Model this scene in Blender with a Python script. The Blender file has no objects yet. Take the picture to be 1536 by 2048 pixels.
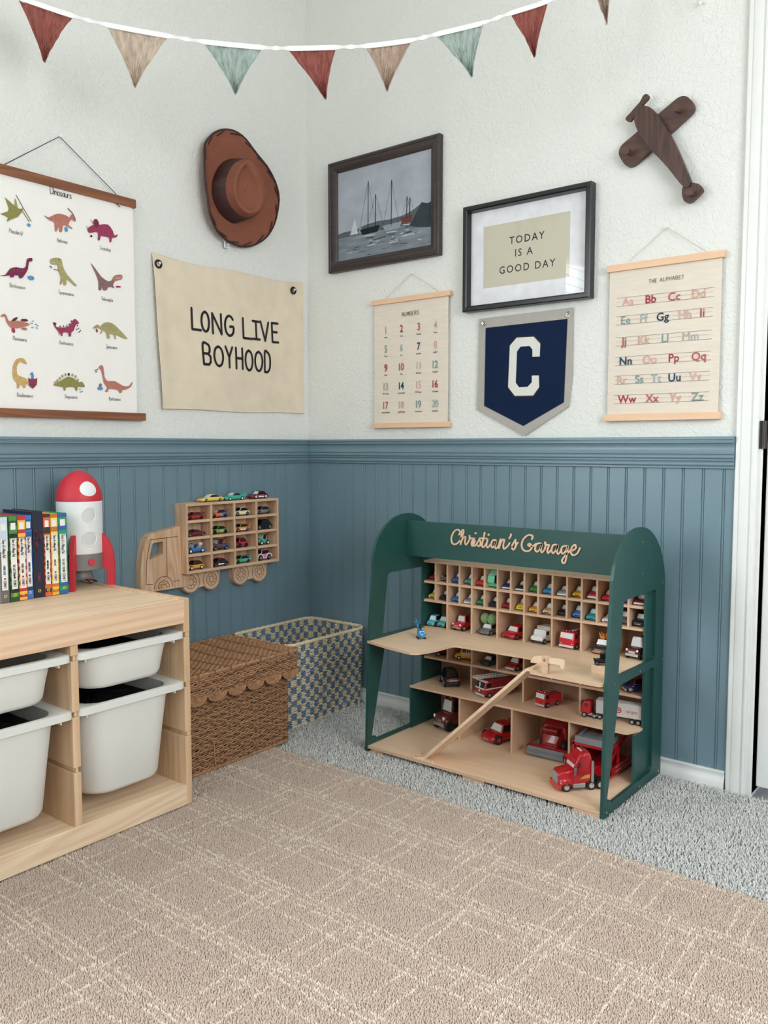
import bpy, math, random
import numpy as np
from mathutils import Vector, Matrix
from mathutils.geometry import tessellate_polygon

R = random.Random(7)
S = bpy.context.scene
COL = S.collection
rad = math.radians

# ---------------------------------------------------------------- camera
F_PX, YAW, PITCH = 1683.27, -0.6720, -0.0766
CAM = Vector((2.154, -2.2598, 0.8984))
FW = Vector((math.sin(YAW) * math.cos(PITCH), math.cos(YAW) * math.cos(PITCH), math.sin(PITCH)))
RT = Vector((math.cos(YAW), -math.sin(YAW), 0.0))
UP = RT.cross(FW)
cam_data = bpy.data.cameras.new('camera')
cam = bpy.data.objects.new('camera', cam_data)
COL.objects.link(cam)
cam_data.sensor_fit = 'VERTICAL'
cam_data.sensor_height = 36.0
cam_data.lens = 36.0 * F_PX / 2048.0
cam_data.clip_start = 0.01
rot = Matrix((RT, UP, -FW)).transposed()
cam.matrix_world = Matrix.Translation(CAM) @ rot.to_4x4()
S.camera = cam

# ---------------------------------------------------------------- world, lights, exposure
W = bpy.data.worlds.new('world'); S.world = W; W.use_nodes = True
W.node_tree.nodes['Background'].inputs[0].default_value = (0.80, 0.90, 1.0, 1)
W.node_tree.nodes['Background'].inputs[1].default_value = 1.0
S.view_settings.view_transform = 'Standard'
S.view_settings.look = 'None'
S.view_settings.gamma = 1.0
S.view_settings.use_curve_mapping = False
S.view_settings.exposure = 0.0
S.cycles.use_denoising = True
S.cycles.max_bounces = 8
S.cycles.diffuse_bounces = 5
S.cycles.caustics_reflective = False
S.cycles.caustics_refractive = False
S.cycles.sample_clamp_indirect = 6.0

def area(name, loc, target, sx, sy, power, color=(1, 1, 1)):
    d = bpy.data.lights.new(name, 'AREA'); d.shape = 'RECTANGLE'; d.size = sx; d.size_y = sy
    d.energy = power; d.color = color
    o = bpy.data.objects.new(name, d); COL.objects.link(o); o.location = loc
    o.rotation_euler = (Vector(target) - Vector(loc)).to_track_quat('-Z', 'Y').to_euler()
    return o
# daylight at the side window, plus fill added at two unseen ones
area('daylight_side_window', (-0.10, -2.68, 1.28), (1.0, -2.20, 1.05), 1.20, 1.38, 47, (0.90, 0.965, 1.0))
area('skylight_outside_side_window', (-1.15, -2.95, 2.45), (0.55, -1.95, 0.55), 1.7, 1.2, 240, (0.93, 0.97, 1.0))
area('opposite_wall_fill', (3.36, -1.55, 1.50), (0.0, -1.1, 1.2), 1.30, 1.10, 43, (0.95, 0.97, 1.0))  # unseen source, added to brighten the left wall
area('rear_wall_fill', (1.30, -3.66, 1.55), (0.9, 0.0, 1.0), 1.60, 1.10, 8, (0.91, 0.97, 1.0))  # unseen source, added as weak fill from behind the camera

# ---------------------------------------------------------------- geometry helpers
def at(px, py, **k):
    """The point of a wall or floor plane (x=, y= or z=) that the photo shows at a pixel."""
    d = FW + RT * ((px - 768) / F_PX) - UP * ((py - 1024) / F_PX)
    a, v = next(iter(k.items())); i = 'xyz'.index(a)
    return CAM + d * ((v - CAM[i]) / d[i])

class MB:
    def __init__(s): s.v = []; s.f = []; s.m = []; s.s = []
    def add(s, vs, fs, m=0, M=None, smooth=False):
        n = len(s.v)
        if M is not None: vs = [M @ Vector(v) for v in vs]
        s.v += [tuple(v) for v in vs]
        s.f += [tuple(i + n for i in f) for f in fs]
        s.m += [m] * len(fs); s.s += [smooth] * len(fs)
        return s
    def box(s, x0, y0, z0, x1, y1, z1, m=0, M=None):
        v = [(x, y, z) for x in (x0, x1) for y in (y0, y1) for z in (z0, z1)]
        return s.add(v, [(0, 1, 3, 2), (4, 6, 7, 5), (0, 4, 5, 1), (2, 3, 7, 6), (0, 2, 6, 4), (1, 5, 7, 3)], m, M)
    def prism(s, poly, a, b, axis='y', m=0, holes=(), M=None, me=None, smooth=False):
        """a 2D outline (with holes) extruded from a to b along an axis"""
        loops = [list(poly)] + [list(h) for h in holes]
        def P(p, t): return {'x': (t, p[0], p[1]), 'y': (p[0], t, p[1]), 'z': (p[0], p[1], t)}[axis]
        flat = [p for l in loops for p in l]
        tris = tessellate_polygon([[Vector((p[0], p[1], 0)) for p in l] for l in loops])
        n = len(flat)
        vs = [P(p, a) for p in flat] + [P(p, b) for p in flat]
        s.add(vs, [tuple(t) for t in tris] + [tuple(i + n for i in reversed(t)) for t in tris], m, M)
        k = 0; fs = []
        for l in loops:
            c = len(l)
            for i in range(c):
                j = (i + 1) % c
                fs.append((k + i, k + j, k + j + n, k + i + n))
            k += c
        return s.add(vs, fs, m if me is None else me, M, smooth)
    def grid(s, rows, m=0, closed=False, M=None, smooth=True, cap=False):
        n = len(rows[0]); vs = [p for r in rows for p in r]; fs = []
        for i in range(len(rows) - 1):
            for j in range(n if closed else n - 1):
                k = (j + 1) % n
                fs.append((i * n + j, i * n + k, (i + 1) * n + k, (i + 1) * n + j))
        s.add(vs, fs, m, M, smooth)
        if cap:
            s.add(rows[0], [tuple(range(n))[::-1]], m, M); s.add(rows[-1], [tuple(range(n))], m, M)
        return s
    def lathe(s, prof, n=24, m=0, M=None, smooth=True):
        rows = [[(r * math.cos(2 * math.pi * j / n), r * math.sin(2 * math.pi * j / n), z) for j in range(n)] for r, z in prof]
        return s.grid(rows, m, True, M, smooth)
    def tube(s, pts, r, n=6, m=0, closed=False, M=None, rr=None):
        pts = [Vector(p) for p in pts]; rows = []; c = len(pts); u0 = None
        for i, p in enumerate(pts):
            a = pts[(i - 1) % c] if (closed or i > 0) else p
            b = pts[(i + 1) % c] if (closed or i < c - 1) else p
            t = (b - a).normalized() if (b - a).length > 1e-9 else Vector((0, 0, 1))
            u = (u0 - t * u0.dot(t)) if u0 is not None else t.orthogonal()
            if u.length < 1e-6: u = t.orthogonal()
            u.normalize(); u0 = u; w = t.cross(u); q = r if rr is None else rr[i]
            rows.append([p + (u * math.cos(2 * math.pi * j / n) + w * math.sin(2 * math.pi * j / n)) * q for j in range(n)])
        if closed: rows.append(rows[0])
        return s.grid(rows, m, True, M, True, cap=not closed)
    def ball(s, c, rx, ry=None, rz=None, n=12, m=0, M=None):
        ry = rx if ry is None else ry; rz = rx if rz is None else rz; k = max(4, n // 2)
        rows = []
        for i in range(k + 1):
            t = -math.pi / 2 + math.pi * i / k
            q = max(1e-4, math.cos(t))
            rows.append([(c[0] + rx * q * math.cos(2 * math.pi * j / n), c[1] + ry * q * math.sin(2 * math.pi * j / n), c[2] + rz * math.sin(t)) for j in range(n)])
        return s.grid(rows, m, True, M, True)
    def cyl(s, a, b, r, n=16, m=0, M=None, r2=None):
        a = Vector(a); b = Vector(b); t = (b - a).normalized(); u = t.orthogonal().normalized(); w = t.cross(u)
        ra = [a + (u * math.cos(2 * math.pi * j / n) + w * math.sin(2 * math.pi * j / n)) * r for j in range(n)]
        q = r if r2 is None else r2
        rb = [b + (u * math.cos(2 * math.pi * j / n) + w * math.sin(2 * math.pi * j / n)) * q for j in range(n)]
        return s.grid([ra, rb], m, True, M, True, cap=True)

ORG = {}
def obj(name, mb, mats, parent=None, local=False, bevel=0, sharp=35, label=None, seg=2):
    """link a builder as ONE mesh object; world coordinates become local to its parent"""
    if not isinstance(mats, (list, tuple)): mats = [mats]
    me = bpy.data.meshes.new(name)
    v = np.array(mb.v, dtype=np.float64)
    if local: o0 = np.zeros(3)
    elif parent is not None: o0 = np.array(ORG.get(parent.name, (0, 0, 0)))
    else: o0 = np.array([(v[:, 0].min() + v[:, 0].max()) / 2, (v[:, 1].min() + v[:, 1].max()) / 2, v[:, 2].min()])
    me.from_pydata([tuple(p) for p in (v - o0)], [], mb.f)
    for m in mats: me.materials.append(m)
    me.polygons.foreach_set('material_index', np.array(mb.m, dtype=np.int32))
    me.polygons.foreach_set('use_smooth', np.array(mb.s, dtype=bool))
    me.update()
    if any(mb.s): me.set_sharp_from_angle(angle=rad(sharp))
    o = bpy.data.objects.new(name, me); COL.objects.link(o)
    if parent is not None: o.parent = parent; ORG[o.name] = ORG.get(parent.name, (0, 0, 0))
    elif not local: o.location = tuple(o0); ORG[o.name] = tuple(o0)
    if bevel:
        b = o.modifiers.new('bevel', 'BEVEL'); b.width = bevel; b.segments = seg; b.limit_method = 'ANGLE'; b.angle_limit = rad(40)
        b.harden_normals = False
    if label: o['label'] = label
    return o
def tag(o, label, cat, group=None, kind=None):
    o['label'] = label; o['category'] = cat
    if group: o['group'] = group
    if kind: o['kind'] = kind
    return o
def struct(o, label=None):
    o['kind'] = 'structure'
    if label: o['label'] = label
    return o
def thing(name, label, cat, loc=(0, 0, 0), rot=(0, 0, 0), group=None):
    o = bpy.data.objects.new(name, None); COL.objects.link(o); o.location = loc; o.rotation_euler = rot
    o.empty_display_size = 0.02; ORG[o.name] = tuple(loc)
    return tag(o, label, cat, group)

# ---------------------------------------------------------------- 2D helpers
def smooth2(pts, n=6, closed=True):
    """Catmull-Rom through 2D or 3D points"""
    pts = [Vector(p) for p in pts]; c = len(pts); out = []
    for i in range(c if closed else c - 1):
        g = lambda k: pts[k % c] if closed else pts[min(max(k, 0), c - 1)]
        a, b, d, e = g(i - 1), g(i), g(i + 1), g(i + 2)
        for k in range(n):
            t = k / n
            out.append(0.5 * ((2 * b) + (d - a) * t + (2 * a - 5 * b + 4 * d - e) * t * t + (3 * b - a - 3 * d + e) * t ** 3))
    if not closed: out.append(pts[-1])
    return out
def rrect(x0, y0, x1, y1, r, n=5):
    out = []
    for cx, cy, a in ((x1 - r, y1 - r, 0), (x0 + r, y1 - r, 90), (x0 + r, y0 + r, 180), (x1 - r, y0 + r, 270)):
        for i in range(n + 1):
            t = rad(a + 90 * i / n); out.append((cx + r * math.cos(t), cy + r * math.sin(t)))
    return out
def roundpoly(pts, r, n=5):
    out = []; c = len(pts)
    rs = r if isinstance(r, (list, tuple)) else [r] * c
    for i in range(c):
        p = Vector(pts[i]); a = (Vector(pts[i - 1]) - p); b = (Vector(pts[(i + 1) % c]) - p)
        q = min(rs[i], a.length * 0.45, b.length * 0.45)
        if q <= 1e-6: out.append(tuple(p)); continue
        A = p + a.normalized() * q; B = p + b.normalized() * q
        for k in range(n + 1):
            t = k / n; out.append(tuple(A * (1 - t) ** 2 + p * 2 * t * (1 - t) + B * t * t))
    return out
def flat(mb, poly, P, m=0):
    """a filled flat 2D outline mapped into space by P"""
    poly = [Vector((p[0], p[1], 0)) for p in poly]
    tris = tessellate_polygon([poly])
    mb.add([P(p.x, p.y) for p in poly], [tuple(t) for t in tris], m)
def ribbon(mb, pts, w, P, m=0, cap=True):
    """a stroke of width w along 2D points, mapped into space by P(u, v)"""
    pts = [Vector((p[0], p[1])) for p in pts]
    for a, b in zip(pts, pts[1:]):
        d = b - a
        if d.length < 1e-7: continue
        n = Vector((-d.y, d.x)).normalized() * w / 2
        mb.add([P(*(a + n)), P(*(a - n)), P(*(b - n)), P(*(b + n))], [(0, 1, 2, 3)], m)
    if cap:
        for p in pts:
            mb.add([P(p.x + w / 2 * math.cos(k * math.pi / 4), p.y + w / 2 * math.sin(k * math.pi / 4)) for k in range(8)], [tuple(range(8))], m)

# one-stroke hand lettering: glyph -> (width, strokes)
GL = {
'A': (.62, '0,0 .31,1 .62,0|.11,.36 .51,.36'), 'B': (.55, '0,0 0,1 .36,1 .5,.88 .5,.66 .36,.54 0,.54|.36,.54 .55,.4 .55,.14 .4,0 0,0'),
'C': (.6, '.58,.82 .45,.98 .25,1 .06,.8 0,.5 .06,.2 .25,0 .45,.02 .6,.2'), 'D': (.58, '0,0 0,1 .3,1 .52,.82 .58,.5 .52,.18 .3,0 0,0'),
'E': (.5, '.5,1 0,1 0,0 .5,0|0,.53 .4,.53'), 'F': (.5, '.5,1 0,1 0,0|0,.53 .4,.53'), 'G': (.62, '.58,.84 .44,.98 .24,1 .06,.8 0,.5 .06,.18 .25,0 .46,.04 .6,.22 .6,.46 .36,.46'),
'H': (.56, '0,0 0,1|.56,0 .56,1|0,.5 .56,.5'), 'I': (.34, '.17,0 .17,1|0,1 .34,1|0,0 .34,0'), 'K': (.54, '0,0 0,1|.5,1 0,.42|.18,.56 .54,0'), 'L': (.46, '0,1 0,0 .46,0'),
'M': (.7, '0,0 .06,1 .35,.36 .64,1 .7,0'), 'N': (.56, '0,0 0,1 .56,0 .56,1'), 'O': (.64, '.32,1 .1,.86 0,.5 .1,.14 .32,0 .54,.14 .64,.5 .54,.86 .32,1'),
'P': (.52, '0,0 0,1 .36,1 .52,.86 .52,.62 .36,.48 0,.48'), 'R': (.55, '0,0 0,1 .36,1 .52,.86 .52,.64 .36,.5 0,.5|.26,.5 .55,0'), 'S': (.52, '.5,.86 .36,1 .14,1 .02,.84 .06,.62 .42,.42 .5,.2 .36,0 .12,0 0,.14'),
'T': (.56, '0,1 .56,1|.28,1 .28,0'), 'U': (.56, '0,1 0,.24 .14,.02 .42,.02 .56,.24 .56,1'), 'V': (.56, '0,1 .28,0 .56,1'), 'W': (.8, '0,1 .2,0 .4,.8 .6,0 .8,1'), 'X': (.56, '0,0 .56,1|0,1 .56,0'), 'Y': (.56, '0,1 .28,.5 .56,1|.28,.5 .28,0'),
'a': (.42, '.4,.4 .28,.52 .1,.46 0,.24 .1,.02 .28,.06 .4,.24|.4,.52 .42,0'), 'b': (.42, '0,1 0,0|0,.3 .16,.5 .36,.44 .42,.22 .3,.02 .12,.02 0,.16'), 'c': (.38, '.36,.42 .2,.52 .04,.4 0,.22 .1,.02 .28,.02 .38,.12'),
'd': (.42, '.42,1 .42,0|.42,.36 .28,.52 .1,.46 0,.24 .1,.02 .28,.04 .42,.2'), 'e': (.4, '.02,.26 .38,.3 .32,.5 .12,.5 0,.26 .1,.02 .3,.02 .4,.12'), 'f': (.3, '.3,.92 .18,1 .1,.86 .1,0|0,.52 .26,.52'),
'g': (.42, '.4,.4 .26,.52 .08,.44 0,.26 .1,.06 .28,.08 .4,.24|.4,.52 .4,-.2 .26,-.36 .04,-.3'), 'h': (.4, '0,1 0,0|0,.32 .16,.52 .34,.46 .4,.28 .4,0'), 'i': (.06, '.03,.5 .03,0|.03,.72 .03,.75'),
'k': (.38, '0,1 0,0|.34,.5 0,.22|.12,.3 .38,0'), 'l': (.06, '.03,1 .03,0'), 'm': (.62, '0,.5 0,0|0,.34 .14,.52 .28,.44 .31,.28 .31,0|.31,.34 .45,.52 .58,.44 .62,.28 .62,0'), 'n': (.4, '0,.5 0,0|0,.32 .16,.52 .34,.46 .4,.28 .4,0'),
'o': (.42, '.21,.52 .04,.42 0,.24 .08,.04 .21,0 .36,.06 .42,.26 .36,.44 .21,.52'), 'p': (.42, '0,.5 0,-.36|0,.3 .16,.5 .36,.44 .42,.22 .3,.02 .12,.02 0,.16'), 'r': (.28, '0,.5 0,0|0,.3 .12,.48 .28,.48'), 's': (.34, '.32,.44 .18,.52 .04,.42 .1,.3 .28,.2 .32,.08 .16,0 0,.08'),
't': (.3, '.14,.9 .14,.08 .28,.02|0,.56 .3,.56'), 'u': (.4, '0,.5 0,.18 .1,.02 .28,.04 .4,.22|.4,.5 .4,0'), 'v': (.36, '0,.5 .18,0 .36,.5'), 'w': (.54, '0,.5 .13,0 .27,.4 .41,0 .54,.5'), 'x': (.36, '0,.5 .36,0|0,0 .36,.5'), 'y': (.38, '0,.5 .19,.06|.38,.5 .08,-.34'),
' ': (.3, ''), "'": (.1, '.05,1 .03,.78'), '.': (.06, '.03,0 .03,.02'),
}
def strokes(mb, text, x, y, h, w, P, m=0, gap=.16, sx=1.0, center=False, jitter=0.0):
    """write one-stroke lettering; cap height h, stroke w, baseline start (x, y)"""
    tot = sum((GL[c][0] + gap) * sx * h for c in text if c in GL) - gap * sx * h
    if center: x -= tot / 2
    for c in text:
        if c not in GL: continue
        dy = R.uniform(-jitter, jitter) * h
        for st in GL[c][1].split('|'):
            if not st: continue
            pts = [tuple(map(float, q.split(','))) for q in st.split()]
            if len(pts) > 4: pts = [tuple(q) for q in smooth2([(a, b) for a, b in pts], 3, False)]
            ribbon(mb, [(x + a * h * sx, y + b * h + dy) for a, b in pts], w, P, m)
        x += (GL[c][0] + gap) * sx * h
    return tot
_TXT = {}
def fonttext(mb, body, x, y, h, P, m=0, sx=1.0, center=True, gap=1.0, off=0.0):
    """printed lettering from the built-in typeface; cap height h"""
    key = (body, gap, off)
    if key not in _TXT:
        c = bpy.data.curves.new('lettering', 'FONT'); c.body = body; c.size = 1.0; c.resolution_u = 3; c.space_character = gap; c.offset = off
        o = bpy.data.objects.new('lettering', c); COL.objects.link(o)
        dg = bpy.context.evaluated_depsgraph_get(); e = o.evaluated_get(dg); me = e.to_mesh()
        _TXT[key] = ([tuple(v.co[:2]) for v in me.vertices], [tuple(p.vertices) for p in me.polygons])
        e.to_mesh_clear(); bpy.data.objects.remove(o); bpy.data.curves.remove(c)
    vs, fs = _TXT[key]
    if not vs: return
    k = h / 0.70
    x0 = min(v[0] for v in vs); x1 = max(v[0] for v in vs)
    ox = x - (x0 + x1) / 2 * k * sx if center else x
    mb.add([P(ox + v[0] * k * sx, y + v[1] * k) for v in vs], fs, m)
def disc2(mb, cx, cy, r, P, m=0, ry=None, n=14, a=0):
    ry = r if ry is None else ry; ca, sa = math.cos(a), math.sin(a)
    pts = []
    for k in range(n):
        u = r * math.cos(2 * math.pi * k / n); v = ry * math.sin(2 * math.pi * k / n)
        pts.append(P(cx + u * ca - v * sa, cy + u * sa + v * ca))
    mb.add(pts, [tuple(range(n))], m)

# ---------------------------------------------------------------- materials
def srgb(h):
    if isinstance(h, str): h = tuple(int(h[i:i + 2], 16) for i in (0, 2, 4))
    out = []
    for c in h:
        c /= 255.0; out.append(c / 12.92 if c <= 0.04045 else ((c + 0.055) / 1.055) ** 2.4)
    return tuple(out) + (1.0,)
MATS = {}
def mat(name, hexc, rough=0.5, metal=0.0, var=0.06, scale=30.0, bump=0.0, bscale=200.0, coat=0.0, spec=0.5, stretch=None):
    """a surface colour with a little procedural mottling and relief"""
    if name in MATS: return MATS[name]
    m = bpy.data.materials.new(name); m.use_nodes = True; nt = m.node_tree; N = nt.nodes; L = nt.links
    b = N['Principled BSDF']; b.inputs['Roughness'].default_value = rough; b.inputs['Metallic'].default_value = metal
    b.inputs['Coat Weight'].default_value = coat; b.inputs['Specular IOR Level'].default_value = spec
    tc = N.new('ShaderNodeTexCoord'); src = tc.outputs['Object']
    if stretch:
        mp = N.new('ShaderNodeMapping'); mp.inputs['Scale'].default_value = stretch; L.new(src, mp.inputs['Vector']); src = mp.outputs['Vector']
    c = srgb(hexc)
    nz = N.new('ShaderNodeTexNoise'); nz.inputs['Scale'].default_value = scale; nz.inputs['Detail'].default_value = 3
    L.new(src, nz.inputs['Vector'])
    rp = N.new('ShaderNodeValToRGB'); rp.color_ramp.elements[0].position = .3; rp.color_ramp.elements[1].position = .7
    rp.color_ramp.elements[0].color = tuple(x * (1 - var) for x in c[:3]) + (1,)
    rp.color_ramp.elements[1].color = tuple(min(1, x * (1 + var)) for x in c[:3]) + (1,)
    L.new(nz.outputs['Fac'], rp.inputs['Fac']); L.new(rp.outputs['Color'], b.inputs['Base Color'])
    if bump:
        n2 = N.new('ShaderNodeTexNoise'); n2.inputs['Scale'].default_value = bscale; n2.inputs['Detail'].default_value = 2; L.new(src, n2.inputs['Vector'])
        bp = N.new('ShaderNodeBump'); bp.inputs['Strength'].default_value = 1.0; bp.inputs['Distance'].default_value = bump
        L.new(n2.outputs['Fac'], bp.inputs['Height']); L.new(bp.outputs['Normal'], b.inputs['Normal'])
    MATS[name] = m
    return m
def wood(name, light, dark, axis='x', scale=1.0, rough=0.5, rings=9.0, contrast=1.0):
    """grain running along an axis: stretched noise rings and fine fibres"""
    if name in MATS: return MATS[name]
    m = bpy.data.materials.new(name); m.use_nodes = True; nt = m.node_tree; N = nt.nodes; L = nt.links
    b = N['Principled BSDF']; b.inputs['Roughness'].default_value = rough
    tc = N.new('ShaderNodeTexCoord'); mp = N.new('ShaderNodeMapping'); L.new(tc.outputs['Object'], mp.inputs['Vector'])
    k = {'x': (.09, 1, 1), 'y': (1, .09, 1), 'z': (1, 1, .09)}[axis]
    mp.inputs['Scale'].default_value = tuple(q * scale for q in k)
    n1 = N.new('ShaderNodeTexNoise'); n1.inputs['Scale'].default_value = 9; n1.inputs['Detail'].default_value = 2; n1.inputs['Distortion'].default_value = .6
    L.new(mp.outputs['Vector'], n1.inputs['Vector'])
    mu = N.new('ShaderNodeMath'); mu.operation = 'MULTIPLY'; mu.inputs[1].default_value = rings; L.new(n1.outputs['Fac'], mu.inputs[0])
    fr = N.new('ShaderNodeMath'); fr.operation = 'PINGPONG'; fr.inputs[1].default_value = .5; L.new(mu.outputs[0], fr.inputs[0])
    m2 = N.new('ShaderNodeMath'); m2.operation = 'MULTIPLY'; m2.inputs[1].default_value = 2 * .55 * contrast; L.new(fr.outputs[0], m2.inputs[0])
    mp2 = N.new('ShaderNodeMapping'); mp2.inputs['Scale'].default_value = tuple((q if q == 1 else .03) * scale for q in k); L.new(tc.outputs['Object'], mp2.inputs['Vector'])
    n2 = N.new('ShaderNodeTexNoise'); n2.inputs['Scale'].default_value = 220; n2.inputs['Detail'].default_value = 2; L.new(mp2.outputs['Vector'], n2.inputs['Vector'])
    ad = N.new('ShaderNodeMath'); ad.operation = 'MULTIPLY_ADD'; ad.inputs[1].default_value = .5 * contrast; L.new(n2.outputs['Fac'], ad.inputs[0]); L.new(m2.outputs[0], ad.inputs[2])
    rp = N.new('ShaderNodeValToRGB'); rp.color_ramp.elements[0].position = .1; rp.color_ramp.elements[1].position = 1.0
    rp.color_ramp.elements[0].color = srgb(light); rp.color_ramp.elements[1].color = srgb(dark)
    L.new(ad.outputs[0], rp.inputs['Fac']); L.new(rp.outputs['Color'], b.inputs['Base Color'])
    bp = N.new('ShaderNodeBump'); bp.inputs['Strength'].default_value = .25; bp.inputs['Distance'].default_value = .0006
    L.new(n2.outputs['Fac'], bp.inputs['Height']); L.new(bp.outputs['Normal'], b.inputs['Normal'])
    MATS[name] = m
    return m
def paint(hexc): return mat('toy_paint_' + hexc, hexc, rough=.22, var=.03, coat=.4)
def ink(hexc): return mat('ink_' + hexc, hexc, rough=.85, var=.10, scale=120, spec=.2)
def glass_pane(name):
    m = bpy.data.materials.new(name); m.use_nodes = True; nt = m.node_tree; N = nt.nodes; L = nt.links
    N.remove(N['Principled BSDF'])
    t = N.new('ShaderNodeBsdfTransparent'); g = N.new('ShaderNodeBsdfGlossy'); g.inputs['Roughness'].default_value = .01
    fr = N.new('ShaderNodeFresnel'); fr.inputs['IOR'].default_value = 1.5
    gm = N.new('ShaderNodeNewGeometry'); iv = N.new('ShaderNodeMath'); iv.operation = 'SUBTRACT'; iv.inputs[0].default_value = 1; L.new(gm.outputs['Backfacing'], iv.inputs[1])
    ml = N.new('ShaderNodeMath'); ml.operation = 'MULTIPLY'; L.new(iv.outputs[0], ml.inputs[0]); L.new(fr.outputs[0], ml.inputs[1])
    mx = N.new('ShaderNodeMixShader'); L.new(ml.outputs[0], mx.inputs[0]); L.new(t.outputs[0], mx.inputs[1]); L.new(g.outputs[0], mx.inputs[2])
    L.new(mx.outputs[0], N['Material Output'].inputs['Surface'])
    MATS[name] = m
    return m

def wall_plaster(name, hexc):
    m = mat(name, hexc, rough=.75, var=.012, scale=6, spec=.3); nt = m.node_tree; N = nt.nodes; L = nt.links
    tc = N.new('ShaderNodeTexCoord')
    n1 = N.new('ShaderNodeTexNoise'); n1.inputs['Scale'].default_value = 90; n1.inputs['Detail'].default_value = 3; n1.inputs['Distortion'].default_value = .8
    n2 = N.new('ShaderNodeTexNoise'); n2.inputs['Scale'].default_value = 28; n2.inputs['Detail'].default_value = 2
    L.new(tc.outputs['Object'], n1.inputs['Vector']); L.new(tc.outputs['Object'], n2.inputs['Vector'])
    r = N.new('ShaderNodeValToRGB'); r.color_ramp.elements[0].position = .42; r.color_ramp.elements[1].position = .60
    L.new(n1.outputs['Fac'], r.inputs['Fac'])
    a = N.new('ShaderNodeMath'); a.operation = 'MULTIPLY_ADD'; a.inputs[1].default_value = .5; L.new(n2.outputs['Fac'], a.inputs[0]); L.new(r.outputs['Color'], a.inputs[2])
    bp = N.new('ShaderNodeBump'); bp.inputs['Strength'].default_value = .55; bp.inputs['Distance'].default_value = .0016
    L.new(a.outputs[0], bp.inputs['Height']); L.new(bp.outputs['Normal'], N['Principled BSDF'].inputs['Normal'])
    return m

M_WALL = wall_plaster('warm_white_plaster', (230, 231, 226))
M_CEIL = mat('ceiling_white', (238, 238, 232), rough=.9)
M_BLUE = mat('blue_grey_wainscot_paint', (112, 137, 148), rough=.32, var=.03, scale=5, bump=.0002, bscale=60)
M_TRIM = mat('white_trim_paint', (232, 233, 230), rough=.35, var=.015)
M_CARPET = mat('grey_carpet_yarn', (220, 220, 217), rough=.95, var=.28, scale=260, spec=.1)
M_CARPETB = mat('grey_carpet_base', (150, 151, 150), rough=.95, var=.2, spec=.1)
M_GREEN = mat('dark_green_plywood_stain', (32, 76, 71), rough=.42, var=.07, scale=22, stretch=(.25, 1, 1))
M_PLY = wood('birch_plywood', (242, 212, 180), (220, 186, 152), 'x', 1.0, .5, 6, .6)
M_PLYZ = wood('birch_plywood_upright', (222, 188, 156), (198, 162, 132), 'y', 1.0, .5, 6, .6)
M_PLYE = mat('plywood_edge', (232, 198, 168), rough=.6, var=.05, scale=60)
def _ply_layers(m):
    """dark glue lines of a layered sheet, following the height of the edge"""
    nt = m.node_tree; N = nt.nodes; L = nt.links; b = N['Principled BSDF']; src = b.inputs['Base Color'].links[0].from_socket
    tc = N.new('ShaderNodeTexCoord'); sx = N.new('ShaderNodeSeparateXYZ'); L.new(tc.outputs['Object'], sx.inputs[0])
    mu = N.new('ShaderNodeMath'); mu.operation = 'MULTIPLY'; mu.inputs[1].default_value = 1 / .0022; L.new(sx.outputs['Z'], mu.inputs[0])
    fr = N.new('ShaderNodeMath'); fr.operation = 'FRACT'; L.new(mu.outputs[0], fr.inputs[0])
    gt = N.new('ShaderNodeMath'); gt.operation = 'LESS_THAN'; gt.inputs[1].default_value = .28; L.new(fr.outputs[0], gt.inputs[0])
    mx = N.new('ShaderNodeMix'); mx.data_type = 'RGBA'; L.new(gt.outputs[0], mx.inputs['Factor']); L.new(src, mx.inputs[6]); mx.inputs[7].default_value = srgb((168, 122, 90))
    L.new(mx.outputs[2], b.inputs['Base Color'])
_ply_layers(M_PLYE)
M_PINE = wood('pine', (244, 220, 190), (208, 172, 134), 'y', 1.0, .5, 8, .75)
M_PINEZ = wood('pine_upright', (232, 200, 164), (190, 150, 112), 'z', 1.0, .5, 8, .8)
M_CHROME = mat('polished_steel', (205, 208, 210), rough=.18, metal=1.0)
M_BLACK = mat('black_rubber', (22, 22, 24), rough=.55)
M_DKGLASS = mat('dark_toy_window', (24, 26, 32), rough=.12)
M_WHITEP = mat('white_toy_plastic', (236, 236, 234), rough=.3)
M_GLASS = glass_pane('clear_glass')
# ================================================================ the setting
XD = 1.5136                     # left edge of the door casing on the right wall
RX, RY, RH = 3.30, -3.60, 2.50  # room extents
mb = MB(); mb.box(-.12, RY - .12, -.06, RX + .12, .12, -.008); struct(obj('floor', mb, M_CARPETB), 'grey carpeted floor')
mb = MB(); mb.box(-.12, RY - .12, RH, RX + .12, .12, RH + .06); struct(obj('ceiling', mb, M_CEIL))
WY0, WY1, WZ0, WZ1 = -3.28, -2.08, .58, 2.00
mb = MB()
for a in ((RY, 0, 0, WZ0), (RY, 0, WZ1, RH), (RY, WY0, WZ0, WZ1), (WY1, 0, WZ0, WZ1)): mb.box(-.12, a[0], a[2], 0, a[1], a[3])
struct(obj('wall_left', mb, M_WALL))
DX0, DX1, DZ = 1.578, 2.36, 2.03
mb = MB(); mb.box(0, 0, 0, DX0, .12, RH); mb.box(DX1, 0, 0, RX, .12, RH); mb.box(DX0, 0, DZ, DX1, .12, RH)
struct(obj('wall_right', mb, M_WALL))
mb = MB()
for a in ((0, RX, 0, .95), (0, RX, 2.1, RH), (0, .5, .95, 2.1), (2.1, RX, .95, 2.1)): mb.box(a[0], RY - .12, a[2], a[1], RY, a[3])
struct(obj('wall_back', mb, M_WALL))
mb = MB()
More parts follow.
